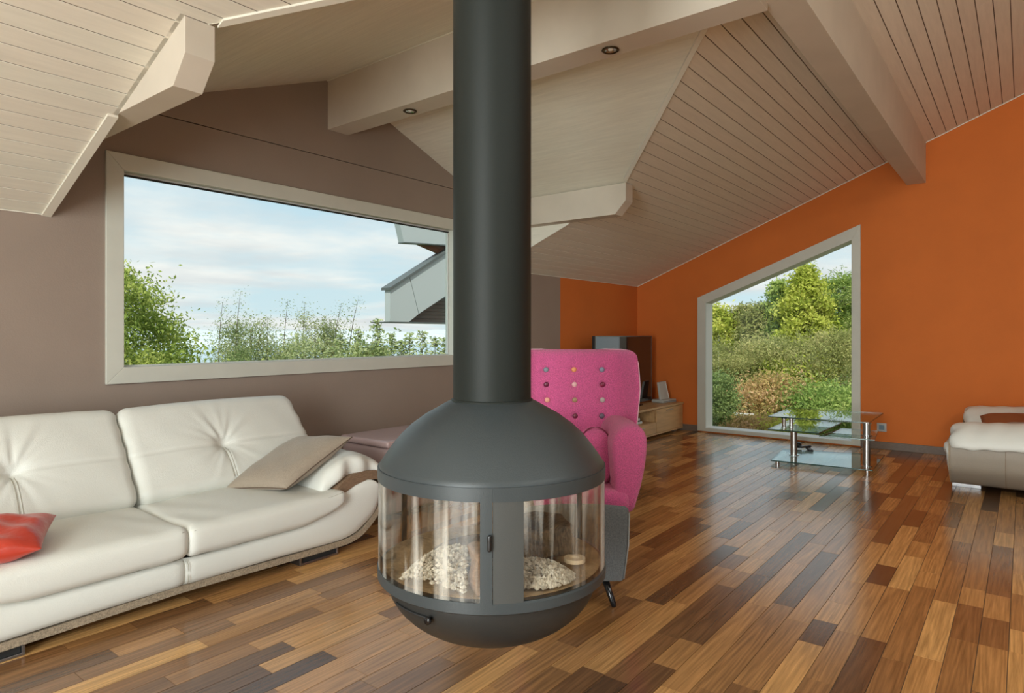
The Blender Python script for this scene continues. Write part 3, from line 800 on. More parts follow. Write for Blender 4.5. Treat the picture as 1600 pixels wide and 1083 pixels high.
# ------------------------------------------------------------------ cushions
def pillow(name, label, corners, th, m, piping=None, wr=.004, seed=0, nu=28, up=(0, 0, 1), pw=.004):
    c = [Vector(p) for p in corners]; ctr = sum(c, Vector()) / 4
    T = thing(name, label, 'cushion', ctr)
    nrm = (c[2] - c[0]).cross(c[3] - c[1]).normalized()
    if nrm.dot(Vector(up)) < 0: nrm = -nrm
    rr = random.Random(seed); p1, p2, p3 = [rr.uniform(0, 6.28) for _ in range(3)]
    def f(side):
        def g(u, v):
            p = c[0] * (1 - u) * (1 - v) + c[1] * u * (1 - v) + c[2] * u * v + c[3] * (1 - u) * v - ctr
            a, b = 2 * u - 1, 2 * v - 1
            pin = 1 - .045 * (1 - abs(a) ** 2) * (abs(b) ** 6) - .045 * (1 - abs(b) ** 2) * (abs(a) ** 6)
            e = max(0, (1 - a ** 4) * (1 - b ** 4)) ** .55
            hgt = th * e + wr * math.sin(a * 7 + p1 + b * 3) * e * math.sin(b * 6 + p2) 
            return p * pin + nrm * hgt * side
        return g
    mb = MB()
    ax = [0.5 - .5 * math.cos(math.pi * i / nu) for i in range(nu + 1)]
    g1, g2 = f(1), f(-1)
    mb.grid(lambda u, v: g1(ax[round(u * nu)], ax[round(v * nu)]), nu, nu)
    mb.grid(lambda u, v: g2(ax[round((1 - u) * nu)], ax[round(v * nu)]), nu, nu)
    mb.ob('cover', m, T, smooth=True)
    if piping:
        path = [g1(t, 0) for t in ax] + [g1(1, t) for t in ax[1:]] + [g1(1 - t, 1) for t in ax[1:]] + [g1(0, 1 - t) for t in ax[1:]]
        MB().tube(path, pw, 6, cap=False).ob('piping', piping, T, smooth=True)
    return T
M_TAUPEC = mat('taupe_cotton', (.33, .27, .205, 1), .75, sheen=.2, noise=(120, .08), bump=(260, .3))
M_RED = mat('red_satin', (.50, .045, .022, 1), .33, spec=.6, bump=(30, .3), sheen=.1)
M_TAUPED = mat('brown_zip_edge', (.12, .08, .055, 1), .8)
pillow('cushion', 'flat taupe cushion propped against the arm of the long ivory sofa', [(1.955, 3.66, .395), (2.11, 3.27, .425), (2.54, 3.24, .665), (2.45, 3.70, .625)], .062, M_TAUPEC, M_TAUPED, seed=2, pw=.0035)
pillow('cushion', 'red satin cushion on the left seat of the long ivory sofa', [(.55, 3.16, .43), (.905, 3.14, .425), (1.055, 3.46, .475), (.62, 3.58, .49)], .055, M_RED, seed=4, wr=.010)
pillow('cushion', 'rust orange cushion on the right hand sofa beside the far arm', [(7.05, .30, .46), (7.50, .33, .53), (7.55, -.12, .56), (7.05, -.12, .50)], .05, mat('rust_cotton', (.33, .10, .028, 1), .8, bump=(200, .3)), seed=6)
pillow('cushion', 'grey taupe cushion lying in front of the orange one on the right hand sofa', [(6.66, .20, .47), (6.98, .22, .50), (7.0, -.18, .54), (6.66, -.18, .52)], .045, M_TAUPEC, seed=8)

# ------------------------------------------------------------------ wing armchair and footstool (local x = right, y = away)
def camxy(X, Z): return (X * math.sin(YAW) + Z * math.cos(YAW), -X * math.cos(YAW) + Z * math.sin(YAW), 0)
CH = thing('wing_armchair', 'pink wing armchair with coloured buttons standing behind the hanging fireplace', 'armchair', camxy(.385, 3.75), YAW - math.pi / 2)
def back_f(x, y_, z, hw=.375, hh=.42):
    u, v = x / hw, (z + hh) / (2 * hh)
    wid = 1.0 + .03 * math.sin(v * math.pi * 1.0) - .06 * max(0, .45 - v) 
    wid = 1.0 + .012 * math.sin(max(0, min(1, (v - .5) / .5)) * math.pi) - .10 * max(0, min(1, (.72 - v) / .35))
    X = x * wid
    wing = .17 * max(0, (abs(u) - .62) / .38) ** 1.6
    Y = y_ - wing + .20 * v + .03 * v * v
    return (X, .17 + Y, .36 + z + hh)
BUT = [(bx, bz) for bz in (.69, .795, .895, .99) for bx in (-.172, 0, .172)]
# pixel rows of the buttons correspond to these heights on the leaning back
BZ = [(.797, 3), (.892, 2), (.985, 1), (1.075, 0)]
def back_front(x, y_, z):
    p = list(back_f(x, y_, z))
    if y_ < 0:
        for bz, _ in BZ:
            for bx in (-.172, -.0, .172):
                d = math.hypot(x - bx, (p[2] - bz))
                p[1] += .016 * math.exp(-(d / .022) ** 2) + .006 * math.exp(-(abs(p[2] - bz) / .012) ** 2) * math.exp(-(abs(x - bx) / .05) ** 2)
        p[1] -= .012 * max(0, 1 - (x / .25) ** 2)
    return p
MB().rbox(.375, .055, .42, .05, back_front, .013).ob('backrest', M_PINK, CH, smooth=True)
MB().rbox(.365, .02, .40, .018, lambda x, y_, z: tuple(Vector(back_f(x, y_, z)) + Vector((0, .055, -.01))), .05).ob('back_shell', M_GREYW, CH, smooth=True)
edge = [back_f(-.375, -.01, z) for z in [-.30 + .04 * i for i in range(17)]] + [back_f(-.362, -.01, .385), back_f(-.335, -.01, .412)] + [back_f(x, -.01, .42) for x in [-.30 + .05 * i for i in range(13)]] + [back_f(.335, -.01, .412), back_f(.362, -.01, .385)] + [back_f(.375, -.01, z) for z in [.34 - .04 * i for i in range(17)]]
MB().tube(edge, .0045, 6).ob('piping', M_PINKP, CH, smooth=True)
def _ball(rx, ry, n=14, m=8):
    vs = [(rx * math.sin(math.pi * i / m) * math.cos(2 * math.pi * j / n), ry * math.cos(math.pi * i / m), rx * math.sin(math.pi * i / m) * math.sin(2 * math.pi * j / n)) for i in range(m + 1) for j in range(n)]
    return vs, [(i * n + j, (i + 1) * n + j, (i + 1) * n + (j + 1) % n, i * n + (j + 1) % n) for i in range(m) for j in range(n)]
bcols = [[(.20, .22, .26), (.75, .30, .12), (.22, .24, .32)], [(.13, .01, .04), (.72, .42, .42), (.20, .012, .05)], [(.72, .35, .25), (.35, .22, .12), (.45, .38, .36)], [(.14, .015, .04), (.14, .015, .04), (.12, .09, .13)]]
names_ = [['blue grey', 'orange', 'slate blue'], ['dark red', 'pale pink', 'crimson'], ['peach', 'olive brown', 'pale grey'], ['dark red', 'dark red', 'dark violet']]
for bz, r_ in BZ:
    for c_, bx in enumerate((-.172, 0, .172)):
        zl = bz - .36 - .42
        p = Vector(back_f(bx, -.055, zl)) + Vector((0, -.002, 0))
        b = MB().add(*_ball(.0165, .008)).ob('button', mat('button_%d%d' % (r_, c_), tuple(bcols[r_][c_]) + (1,), .4), CH, smooth=True)
        b.location = p; b['label'] = names_[r_][c_] + ' button'
# arms: loft of a front outline, broad above and narrow below
for s in (-1, 1):
    prof = [(.175, .365), (.160, .42), (.155, .50), (.148, .60), (.142, .70), (.155, .755), (.190, .798), (.235, .815), (.290, .805), (.322, .765), (.328, .70), (.318, .60), (.298, .50), (.275, .42), (.258, .37), (.225, .352)]
    prof = catmull(prof + [prof[0]], 3)[:-1]
    cx_, cz_ = sum(p[0] for p in prof) / len(prof), sum(p[1] for p in prof) / len(prof)
    lay = [(-.31, .70), (-.325, .85) if 0 else (-.322, .86), (-.318, .95), (-.30, 1.0), (-.2, 1.02), (-.08, 1.02), (.06, 1.0), (.18, .98), (.26, .95)]
    lay = [(-.325, .55), (-.322, .80), (-.312, .93), (-.295, 1.0), (-.2, 1.02), (-.08, 1.02), (.06, 1.0), (.18, .98), (.28, .95)]
    ar = MB(); n = len(prof)
    for (yy, sc) in lay:
        drop = .0 if yy < 0 else -.02 * yy
        for p in prof: ar.v.append((s * (cx_ + (p[0] - cx_) * sc), yy, cz_ + (p[1] - cz_) * sc + drop))
    for i in range(len(lay) - 1):
        for j in range(n):
            q = (i * n + j, (i + 1) * n + j, (i + 1) * n + (j + 1) % n, i * n + (j + 1) % n)
            ar.f.append(q if s < 0 else q[::-1]); ar.r.append(0); ar.m.append(0)
    fr = tuple(range(n)); ar.f.append(fr if s < 0 else fr[::-1]); ar.r.append(0); ar.m.append(0)
    ar.ob('armrest', M_PINK, CH, smooth=True, angle=60)
MB().rbox(.235, .31, .055, .04, lambda x, y_, z: (x, -.03 + y_, .415 + z + .012 * (1 - (x / .235) ** 2)), .03).ob('seat_cushion', M_PINK, CH, smooth=True)
MB().rbox(.215, .27, .045, .02, lambda x, y_, z: (x, y_, .325 + z), .08).ob('seat_frame', M_GREYW, CH, smooth=True)
for sx in (-1, 1):
    for sy in (-1, 1):
        MB().tube([(sx * .15, sy * .20, .29), (sx * .18, sy * .25, 0)], [.020, .013], 12).ob('leg', M_BLACK, CH, smooth=True)
# round-ended pink cushion in the chair
T = thing('cushion', 'rounded pink cushion with dark piping tucked against the right arm of the pink armchair', 'cushion', camxy(.46, 3.62), YAW - math.pi / 2)
MB().rbox(.095, .055, .16, .09, lambda x, y_, z: (x, y_ + z * .12, .62 + z), .02).ob('cover', M_PINK, T, smooth=True)
pp = [(.097 * math.copysign(abs(math.cos(a)) ** .8, math.cos(a)), -.030 + .12 * .15 * math.sin(a), .62 + .160 * math.sin(a)) for a in [2 * math.pi * i / 40 for i in range(41)]]
MB().tube(pp, .004, 6, cap=False).ob('piping', M_BURG, T, smooth=True)
# footstool
FS = thing('footstool', 'grey wool footstool on black tapered legs in front of the pink armchair', 'footstool', camxy(.305, 3.27), YAW - math.pi / 2)
def fsf(x, y_, z):
    t = (z + .145) / .29
    k_ = .93 + .09 * math.sin(min(1, t * 1.15) * math.pi / 2 * 1.1)
    return (x * k_, y_ * k_, .275 + z + (.015 * (1 - (x / .24) ** 2) if z > .1 else 0) - .08 * (y_ / .24) * t)
MB().rbox(.24, .22, .145, .022, fsf, .03).ob('upholstery', M_GREYW, FS, smooth=True)
MB().tube([Vector(fsf(x, -.22, z)) for x, z in [(.235, -.13), (.238, 0), (.238, .12)]], .003, 6).ob('piping', mat('light_grey_piping', (.30, .31, .30, 1), .8), FS, smooth=True)
for sx in (-1, 1):
    for sy in (-1, 1):
        MB().tube([(sx * .135, sy * .14, .14), (sx * .178, sy * .165, .012), (sx * .180, sy * .167, 0)], [.018, .014, .010], 14).ob('leg', M_BLACK, FS, smooth=True)

# ------------------------------------------------------------------ mauve rounded chest between sofa and fireplace
M_MAUVE = mat('mauve_lacquer', (.40, .29, .28, 1), .35, spec=.5)
T = thing('storage_chest', 'mauve chest with rounded corners between the long sofa and the hanging fireplace', 'chest', (3.33, 3.70, 0))
MB().rbox(.33, .26, .235, .045, lambda x, y_, z: (x, y_, .275 + z), .1).ob('body', M_MAUVE, T, smooth=True)
MB().rbox(.335, .265, .025, .02, lambda x, y_, z: (x, y_, .530 + z), .1).ob('lid', mat('pale_mauve_lacquer', (.47, .34, .33, 1), .3), T, smooth=True)
for sx in (-1, 1):
    for sy in (-1, 1): MB().tube([(sx * .26, sy * .19, .042), (sx * .26, sy * .19, 0)], .02, 12).ob('foot', M_BLACKM, T, smooth=True)

# ------------------------------------------------------------------ TV bench, TV, devices
T = thing('tv_bench', 'low oak media bench with drawer and flap door along the orange corner', 'cabinet', (7.0, 3.95, 0))
ox, oy = 7.0, 3.95
def bxp(x0, y0, z0, x1, y1, z1, name, m, parent, **k): return MB().box((x0 - ox, y0 - oy, z0), (x1 - ox, y1 - oy, z1), .5).ob(name, m, parent, **k)
bxp(5.85, 3.60, .355, 8.318, 4.27, .380, 'top_panel', M_OAK, T, bevel=.002)
bxp(5.85, 3.61, .035, 8.318, 4.27, .055, 'bottom_panel', M_OAK, T)
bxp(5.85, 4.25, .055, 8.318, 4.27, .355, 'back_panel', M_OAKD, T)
for xx in (5.85, 6.63, 7.50, 8.298): bxp(xx, 3.63, .055, xx + .02, 4.25, .355, 'side_panel', M_OAK, T)
d = bxp(7.525, 3.61, .058, 8.312, 3.63, .350, 'door', M_OAK, T, bevel=.0015)
bxp(7.80, 3.595, .315, 7.98, 3.61, .323, 'handle', M_STEEL, d)
bxp(6.655, 3.63, .185, 7.50, 4.25, .195, 'shelf', M_OAK, T)
d = bxp(6.655, 3.61, .058, 7.512, 3.63, .190, 'drawer', M_OAK, T, bevel=.0015)
bxp(6.98, 3.595, .150, 7.18, 3.61, .158, 'handle', M_STEEL, d)
d = bxp(5.86, 3.61, .058, 6.64, 3.63, .350, 'door', M_OAK, T, bevel=.0015)
bxp(6.15, 3.595, .315, 6.33, 3.61, .323, 'handle', M_STEEL, d)
for xx in (5.95, 7.05, 8.15): bxp(xx, 3.66, 0, xx + .09, 3.72, .035, 'foot', M_STEEL, T)
for xx in (5.95, 8.15): bxp(xx, 4.12, 0, xx + .09, 4.18, .035, 'foot', M_STEEL, T)
M_PAPER = mat('white_card', (.66, .66, .64, 1), .5)
for i, (lab, x0, x1, z0, z1, rz) in enumerate((('white flat box at the bottom of the bench compartment', 7.02, 7.30, .196, .222, -.05), ('white flat box on top of another in the bench compartment', 6.98, 7.26, .234, .262, .06), ('slim black case between the two white boxes in the bench', 7.00, 7.28, .2225, .2335, .0))):
    bt = thing('media_box', lab, 'box', ((x0 + x1) / 2, 3.78, z0), rz)
    MB().box((-(x1 - x0) / 2, -.08, 0), ((x1 - x0) / 2, .08, z1 - z0), .5).ob('case', M_PAPER if i < 2 else M_BLACKM, bt, bevel=.002)
    MB().box((-(x1 - x0) / 2 + .03, -.081, (z1 - z0) * .35), (-.02, -.079, (z1 - z0) * .6), .5).ob('spine_mark', M_BLACKM, bt)
T = thing('television', 'large flat television on the oak bench, its black screen mirroring a window', 'television', (7.32, 3.96, .38))
MB().rbox(.735, .022, .432, .008, lambda x, y_, z: (x, y_, .458 + z), .3).ob('housing', M_BLACKM, T, smooth=True, angle=40)
MB().box((-.722, -.0245, .040), (.722, -.021, .877)).ob('screen', mat('screen_glass', (.012, .010, .010, 1), .04, spec=.9, coat=.5), T)
fr = ring([(-.735, .026), (.735, .026), (.735, .890), (-.735, .890)], [(-.722, .040), (.722, .040), (.722, .877), (-.722, .877)], lambda a, b: (a, -.026, b), (0, .006, 0)).ob('bezel', mat('silver_bezel', (.20, .18, .17, 1), .3, metal=.8), T)
MB().rbox(.30, .12, .009, .008, lambda x, y_, z: (x, y_, .009 + z), .1).ob('stand', M_BLACK, T, smooth=True)
MB().box((-.05, -.01, .015), (.05, .02, .06)).ob('neck', M_BLACK, T)
T = thing('device_base', 'flat pale grey box lying on the oak bench right of the television', 'device', (8.14, 3.80, .38), -.15)
MB().rbox(.16, .09, .022, .012, lambda x, y_, z: (x, y_, .022 + z), .1).ob('case', mat('pale_grey_plastic', (.42, .42, .39, 1), .45), T, smooth=True)
MB().box((-.14, -.0915, .018), (.14, -.0895, .022)).ob('seam', M_BLACKM, T)
T = thing('photo_frame', 'upright pale tapered frame standing on the flat grey box', 'frame', (8.10, 3.79, .424), -.1)
MB().prism([(-.095, -.02, 0), (.115, -.02, 0), (.085, .02, .235), (-.085, .02, .225)], (0, .03, 0)).ob('body', mat('pale_grey_metal', (.50, .50, .46, 1), .4), T, bevel=.003)
MB().prism([(.100, -.024, .005), (.115, -.024, .005), (.085, .016, .235), (.070, .016, .235)], (0, .004, 0)).ob('bright_edge', mat('white_plastic', (.75, .75, .7, 1), .3), T)

# ------------------------------------------------------------------ glass coffee table
T = thing('glass_coffee_table', 'tiered glass coffee table on steel columns in front of the tall window', 'table', (7.1, 1.55, 0))
ox, oy = 7.1, 1.55
def plate(pts, z, name, th=.010):
    P = [(x - ox, y_ - oy, z) for x, y_ in pts]
    o = MB().prism(P, (0, 0, th)).ob(name, M_TGLASS, T)
    e = MB(); n = len(P)
    c = Vector((sum(p[0] for p in P) / n, sum(p[1] for p in P) / n, 0))
    for i in range(n):
        a, b = Vector(P[i]), Vector(P[(i + 1) % n])
        ia = a + (c - Vector((a.x, a.y, 0))).normalized() * .006; ib = b + (c - Vector((b.x, b.y, 0))).normalized() * .006
        e.prism([a, b, Vector((ib.x, ib.y, z)), Vector((ia.x, ia.y, z))], (0, 0, th + .0004))
    e.ob('polished_edge', M_EDGE, o)
    return o
plate([(6.69, 1.985), (6.775, 1.10), (7.72, 1.14), (7.40, 2.07)], .032, 'base_plate')
plate([(6.79, 2.04), (6.89, 1.147), (7.81, 1.168), (7.70, 2.075)], .455, 'top_plate')
plate([(6.585, 1.98), (6.605, 1.52), (7.53, 1.51), (7.535, 2.005)], .355, 'swivel_plate')
plate([(6.625, 1.525), (6.70, 1.07), (7.335, 1.14), (7.30, 1.465)], .325, 'swivel_plate')
def column(x, y_, z0, z1, r=.030):
    c = MB().tube([(x - ox, y_ - oy, z0), (x - ox, y_ - oy, z1)], r, 20).ob('column', M_STEEL, T, smooth=True, angle=50)
    for zz in (z0, z1 - .006): MB().tube([(x - ox, y_ - oy, zz), (x - ox, y_ - oy, zz + .006)], r * 1.5, 20).ob('flange', M_CHROME, c, smooth=True, angle=50)
column(7.12, 1.88, .043, .355, .032); column(6.93, 1.175, .043, .325, .032); column(6.93, 1.175, .336, .455, .032)
column(6.79, 1.885, .366, .455, .018); column(6.86, 1.835, .366, .455, .018)
for (x, y_) in ((6.73, 1.93), (6.81, 1.15), (7.63, 1.18), (7.36, 2.0)): MB().tube([(x - ox, y_ - oy, 0), (x - ox, y_ - oy, .032)], .018, 12).ob('foot', M_CHROME, T, smooth=True, angle=50)
for lab, x, y_, rz, hx, hy, hz, zz in (('flat black remote control on the glass base of the coffee table', 7.50, 1.82, .4, .10, .025, .010, .043), ('second black remote lying across the first on the table base', 7.52, 1.87, -.5, .075, .022, .010, .064)):
    t = thing('remote_control', lab, 'remote', (x, y_, zz), rz)
    MB().rbox(hx, hy, hz, .008, lambda a, b, c: (a, b, c + hz), .05).ob('body', M_BLACKM, t, smooth=True)
    MB().box((-hx * .7, -hy * .5, hz * 2), (hx * .5, hy * .5, hz * 2 + .001)).ob('keypad', mat('grey_keys', (.2, .2, .2, 1), .5), t)
t = thing('game_pad', 'small rounded black gadget behind the remotes on the table base', 'gadget', (7.60, 1.97, .043), .3)
MB().rbox(.06, .045, .030, .028, lambda a, b, c: (a, b, c + .03), .03).ob('body', M_BLACKM, t, smooth=True)

# ------------------------------------------------------------------ wall socket, downlights
t = thing('wall_socket', 'square grey wall socket on the orange wall right of the glass table', 'socket', (DB - .006, 1.262, .245))
MB().rbox(.006, .048, .048, .004, None, .1).ob('plate', mat('pale_socket_plastic', (.45, .44, .42, 1), .4), t, smooth=True, angle=40)
MB().box((-.008, -.026, -.026), (-.0055, .026, .026)).ob('insert', mat('blue_grey_insert', (.16, .24, .30, 1), .4), t)
for lab, x, y_ in (('small recessed spotlight in the beam left of the flue pipe, near the gable wall', 3.235, 3.47), ('small recessed spotlight in the beam right of the flue pipe, nearer the camera', 3.235, 1.835)):
    t = thing('downlight', lab, 'spotlight', (x, y_, 2.90), 0, 'recessed spotlights in the ridge beam')
    MB().lathe([(.032, -.001), (.048, -.001), (.050, -.0055), (.044, -.009), (.032, -.006)], n=32, closed_prof=True).ob('bezel', mat('dark_bronze', (.07, .045, .02, 1), .25, metal=.8), t, smooth=True)
    MB().lathe([(.032, -.006), (.026, -.003), (.012, -.001)], n=24).ob('reflector', M_CHROME, t, smooth=True)
    MB().lathe([(.0005, -.0085), (.010, -.007), (.014, -.0015)], n=16).ob('bulb', mat('bulb_glass', (.75, .72, .66, 1), .15), t, smooth=True)

# ------------------------------------------------------------------ outside
M_GRASS = mat('meadow', (.10, .15, .035, 1), .95, noise=(1.5, .4), bump=(20, .5))
def terr(x, y_):
    k = 1.0 if x < 10 else (.12 if x > 14 else 1 - .88 * (x - 10) / 4)
    z = -.75 - .42 * k * min(max(0, y_ - 5.5), 49.5)
    if x > 9: z -= .01 * (x - 9)
    return z
gm = MB(); xs = [-70, -30, -12, -4, 0, 4, 8, 12, 16, 22, 30, 45, 70]; ys = [-30, -12, -6, -5.7, 0, 4.4, 5.5, 7, 9, 12, 16, 22, 32, 45, 55]
def gf(u, v): x = xs[round(u * (len(xs) - 1))]; y_ = ys[round(v * (len(ys) - 1))]; return (x, y_, terr(x, y_))
gm.grid(gf, len(xs) - 1, len(ys) - 1)
struct('ground', gm, M_GRASS)
LZ = -21.5
wm = MB().grid(lambda u, v: (-900 + 3400 * u, 50 + 1400 * v, LZ), 2, 2)
lk = wm.ob('lake', mat('lake_water', (.40, .52, .58, 1), .35, spec=.5, bump=(1.5, .3))); setp(lk, kind='structure')
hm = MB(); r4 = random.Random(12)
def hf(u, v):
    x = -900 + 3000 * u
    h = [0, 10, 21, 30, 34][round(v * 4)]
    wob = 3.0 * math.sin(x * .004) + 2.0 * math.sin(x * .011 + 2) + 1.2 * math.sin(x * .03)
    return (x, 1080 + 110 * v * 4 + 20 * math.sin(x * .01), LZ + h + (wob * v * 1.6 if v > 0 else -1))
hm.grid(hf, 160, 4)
setp(hm.ob('far_shore', mat('haze_tinted_hills', (.56, .63, .66, 1), 1.0, noise=(.02, .10)), smooth=True), kind='structure')  # aerial haze is put into the pale blue-grey base colour
vb = MB()
for _ in range(420):
    x = r4.uniform(500, 1400); v = r4.uniform(.02, .55)
    p = hf((x + 900) / 3000, round(v * 4) / 4); q0 = hf((x + 900) / 3000, 0); 
    yy = 1080 + 440 * v; zz = LZ + 36 * v + r4.uniform(-1, 1)
    s = r4.uniform(1.2, 3.2); vb.box((x - s, yy - s, zz - 1), (x + s * r4.uniform(1, 2), yy + s, zz + s * .9), r4.random())
setp(vb.ob('lakeside_town', mat('pale_render', (.72, .74, .74, 1), .9)), 'scattered pale houses of a town on the far lake shore', 'town', kind='stuff')

def foliage(name, label, cat, loc, h, crown, nclus, nleaf, size, lm, trunk_r=.07, spread=.22, seed=0, droop=.0, aspect=.45, group=None, branches=14):
    """crown(t)->radius at height fraction t of h; clusters near the envelope carry small leaves"""
    g = np.random.default_rng(seed); T = thing(name, label, cat, loc, 0, group)
    t = g.beta(1.1, 1.3, nclus); ang = g.uniform(0, 2 * np.pi, nclus)
    rad = np.array([crown(q) for q in t]) * np.sqrt(g.uniform(.25, 1.0, nclus)) * g.uniform(.8, 1.12, nclus)
    c = np.stack([np.cos(ang) * rad, np.sin(ang) * rad, t * h], 1)
    which = g.integers(0, nclus, nleaf)
    sp = spread * (.5 + g.random(nclus))
    p = c[which] + g.normal(0, 1, (nleaf, 3)) * sp[which][:, None] * np.array([1, 1, .7])
    out = np.hypot(p[:, 0], p[:, 1]); p[:, 2] -= droop * out
    p[:, 2] = np.maximum(p[:, 2], .02)
    d = g.normal(0, 1, (nleaf, 3)); d[:, 2] -= droop * 2; d /= np.linalg.norm(d, axis=1)[:, None]
    e = g.normal(0, 1, (nleaf, 3)); e = np.cross(d, e); e /= np.linalg.norm(e, axis=1)[:, None] + 1e-9
    s = size * g.uniform(.6, 1.4, nleaf)[:, None]
    V = np.empty((nleaf, 4, 3)); V[:, 0] = p - d * s; V[:, 1] = p + e * s * aspect; V[:, 2] = p + d * s; V[:, 3] = p - e * s * aspect
    me = bpy.data.meshes.new('foliage'); me.vertices.add(nleaf * 4); me.vertices.foreach_set('co', V.ravel())
    me.loops.add(nleaf * 4); me.loops.foreach_set('vertex_index', np.arange(nleaf * 4, dtype=np.int32))
    me.polygons.add(nleaf); me.polygons.foreach_set('loop_start', np.arange(0, nleaf * 4, 4, dtype=np.int32))
    me.polygons.foreach_set('loop_total', np.full(nleaf, 4, dtype=np.int32))
    me.update(calc_edges=True); me.validate()
    cl = g.random(nclus); rv = np.clip(cl[which] * .6 + g.random(nleaf) * .4, 0, 1).astype(np.float32)
    at = me.attributes.new('rnd', 'FLOAT', 'FACE'); at.data.foreach_set('value', rv)
    me.materials.append(lm)
    o = bpy.data.objects.new('foliage', me); COL.objects.link(o); o.parent = T; o['kind'] = 'stuff'
    tr = MB(); tr.tube([(0, 0, 0), (.02, .01, h * .5), (0, 0, h * .95)], [trunk_r, trunk_r * .6, trunk_r * .15], 7)
    for i in range(min(branches, nclus)):
        q = c[i]; z0 = max(.02, q[2] * .75); tr.tube([(0, 0, z0), (q[0] * .5, q[1] * .5, z0 + (q[2] - z0) * .6), tuple(q)], [trunk_r * .35, trunk_r * .22, trunk_r * .08], 5)
    tr.ob('trunk', M_BARK, T, smooth=True)
    return T
M_BARK = mat('bark', (.09, .065, .045, 1), .9, noise=(20, .4))
L_YG = leafmat('yellow_green_leaves', (.24, .32, .05, 1), (.52, .56, .10, 1), (.80, .76, .22, 1))
L_OL = leafmat('olive_leaves', (.16, .19, .06, 1), (.40, .41, .15, 1), (.72, .63, .30, 1))
L_GR = leafmat('green_leaves', (.12, .21, .05, 1), (.33, .44, .12, 1), (.60, .66, .22, 1))
L_BG = leafmat('blue_green_needles', (.12, .18, .07, 1), (.24, .33, .12, 1), (.44, .52, .2, 1))
L_CF = leafmat('thuja_sprays', (.11, .19, .04, 1), (.34, .43, .10, 1), (.68, .70, .22, 1))
L_BI = leafmat('pale_birch_leaves', (.12, .18, .07, 1), (.34, .40, .18, 1), (.62, .62, .38, 1))
L_RD = leafmat('autumn_leaves', (.25, .25, .08, 1), (.55, .40, .16, 1), (.80, .50, .32, 1))
L_HG = leafmat('hedge_leaves', (.14, .22, .08, 1), (.38, .46, .20, 1), (.62, .66, .40, 1))
cone = lambda r: (lambda t: r * (1 - t) ** .85 + .03)
egg = lambda r: (lambda t: r * (math.sin(math.pi * min(1, max(0.02, t * .93 + .05))) ** .6) + .03)
# beyond the panoramic window
bz = terr(3.2, 10.6)
foliage('conifer', 'broad yellow green conifer at the left side of the panoramic window', 'tree', (3.35, 10.2, terr(3.3, 10.2)), 2.35 - terr(3.3, 10.2), lambda t: 3.1 * (1 - t) ** .45, 760, 170000, .029, L_CF, .16, .16, 1, .12)
def bush(name, label, x, y_, zt, r, lm, n, size, seed, sp=.13, cl=120, group=None, h0=None):
    z0 = terr(x, y_) if h0 is None else h0
    foliage(name, label, 'shrub', (x, y_, z0), zt - z0, egg(r), cl, n, size, lm, .05, sp, seed, group=group)
bush('birch_shrub', 'loose airy birch shrub with dark twig tips left of centre in the panoramic window', 6.45, 11.15, 1.60, .80, L_BI, 60000, .020, 3, .15, 170)
bush('birch_shrub', 'second airy shrub with taller tips right of centre in the panoramic window', 7.20, 10.25, 1.66, .78, L_BI, 60000, .020, 4, .15, 170)
bush('pale_shrub', 'low pale shrub growing between the birch shrub and the conifer', 5.85, 10.6, .98, .60, L_HG, 20000, .024, 5, .15, 120)
bush('pale_shrub', 'dense pale green shrub below the birch tips in the panoramic window', 6.55, 9.6, 1.12, .85, L_HG, 34000, .024, 6, .18, 160)
# thin twigs with leaves above the birches
tw = random.Random(21)
ORD = ['first', 'second', 'third', 'fourth', 'fifth', 'sixth', 'seventh', 'eighth', 'ninth', 'tenth', 'eleventh']
for i in range(9):
    x, y_ = 6.0 + .19 * i + tw.uniform(-.05, .05), 11.4 - .21 * i
    z1 = 1.55 + .42 * math.sin(.9 + i * .9) ** 2 + tw.uniform(-.08, .12)
    T = thing('birch_twig', ORD[i] + ' thin leafy birch shoot from the left above the shrubs outside', 'shoot', (x, y_, .4), 0, 'birch shoots outside the panoramic window')
    lean = tw.uniform(-.25, .25)
    pts = [(lean * t * t, -lean * t * t * .5, (z1 - .4) * t) for t in (0, .25, .5, .75, 1)]
    MB().tube(pts, [.012, .010, .008, .005, .002], 5).ob('stem', M_BARK, T)
    lf = MB()
    for k_ in range(230):
        t = tw.uniform(.25, 1.02); b = Vector((lean * t * t, -lean * t * t * .5, (z1 - .4) * t)) + Vector((tw.gauss(0, .075), tw.gauss(0, .075), tw.gauss(0, .05)))
        dv = Vector((tw.gauss(0, 1), tw.gauss(0, 1), tw.gauss(0, 1))).normalized() * .019; ev = dv.orthogonal().normalized() * .009
        lf.add([b - dv, b + ev, b + dv, b - ev], [(0, 1, 2, 3)], tw.random() * .5)
    setp(lf.ob('leaves', L_BI, T), kind='stuff')
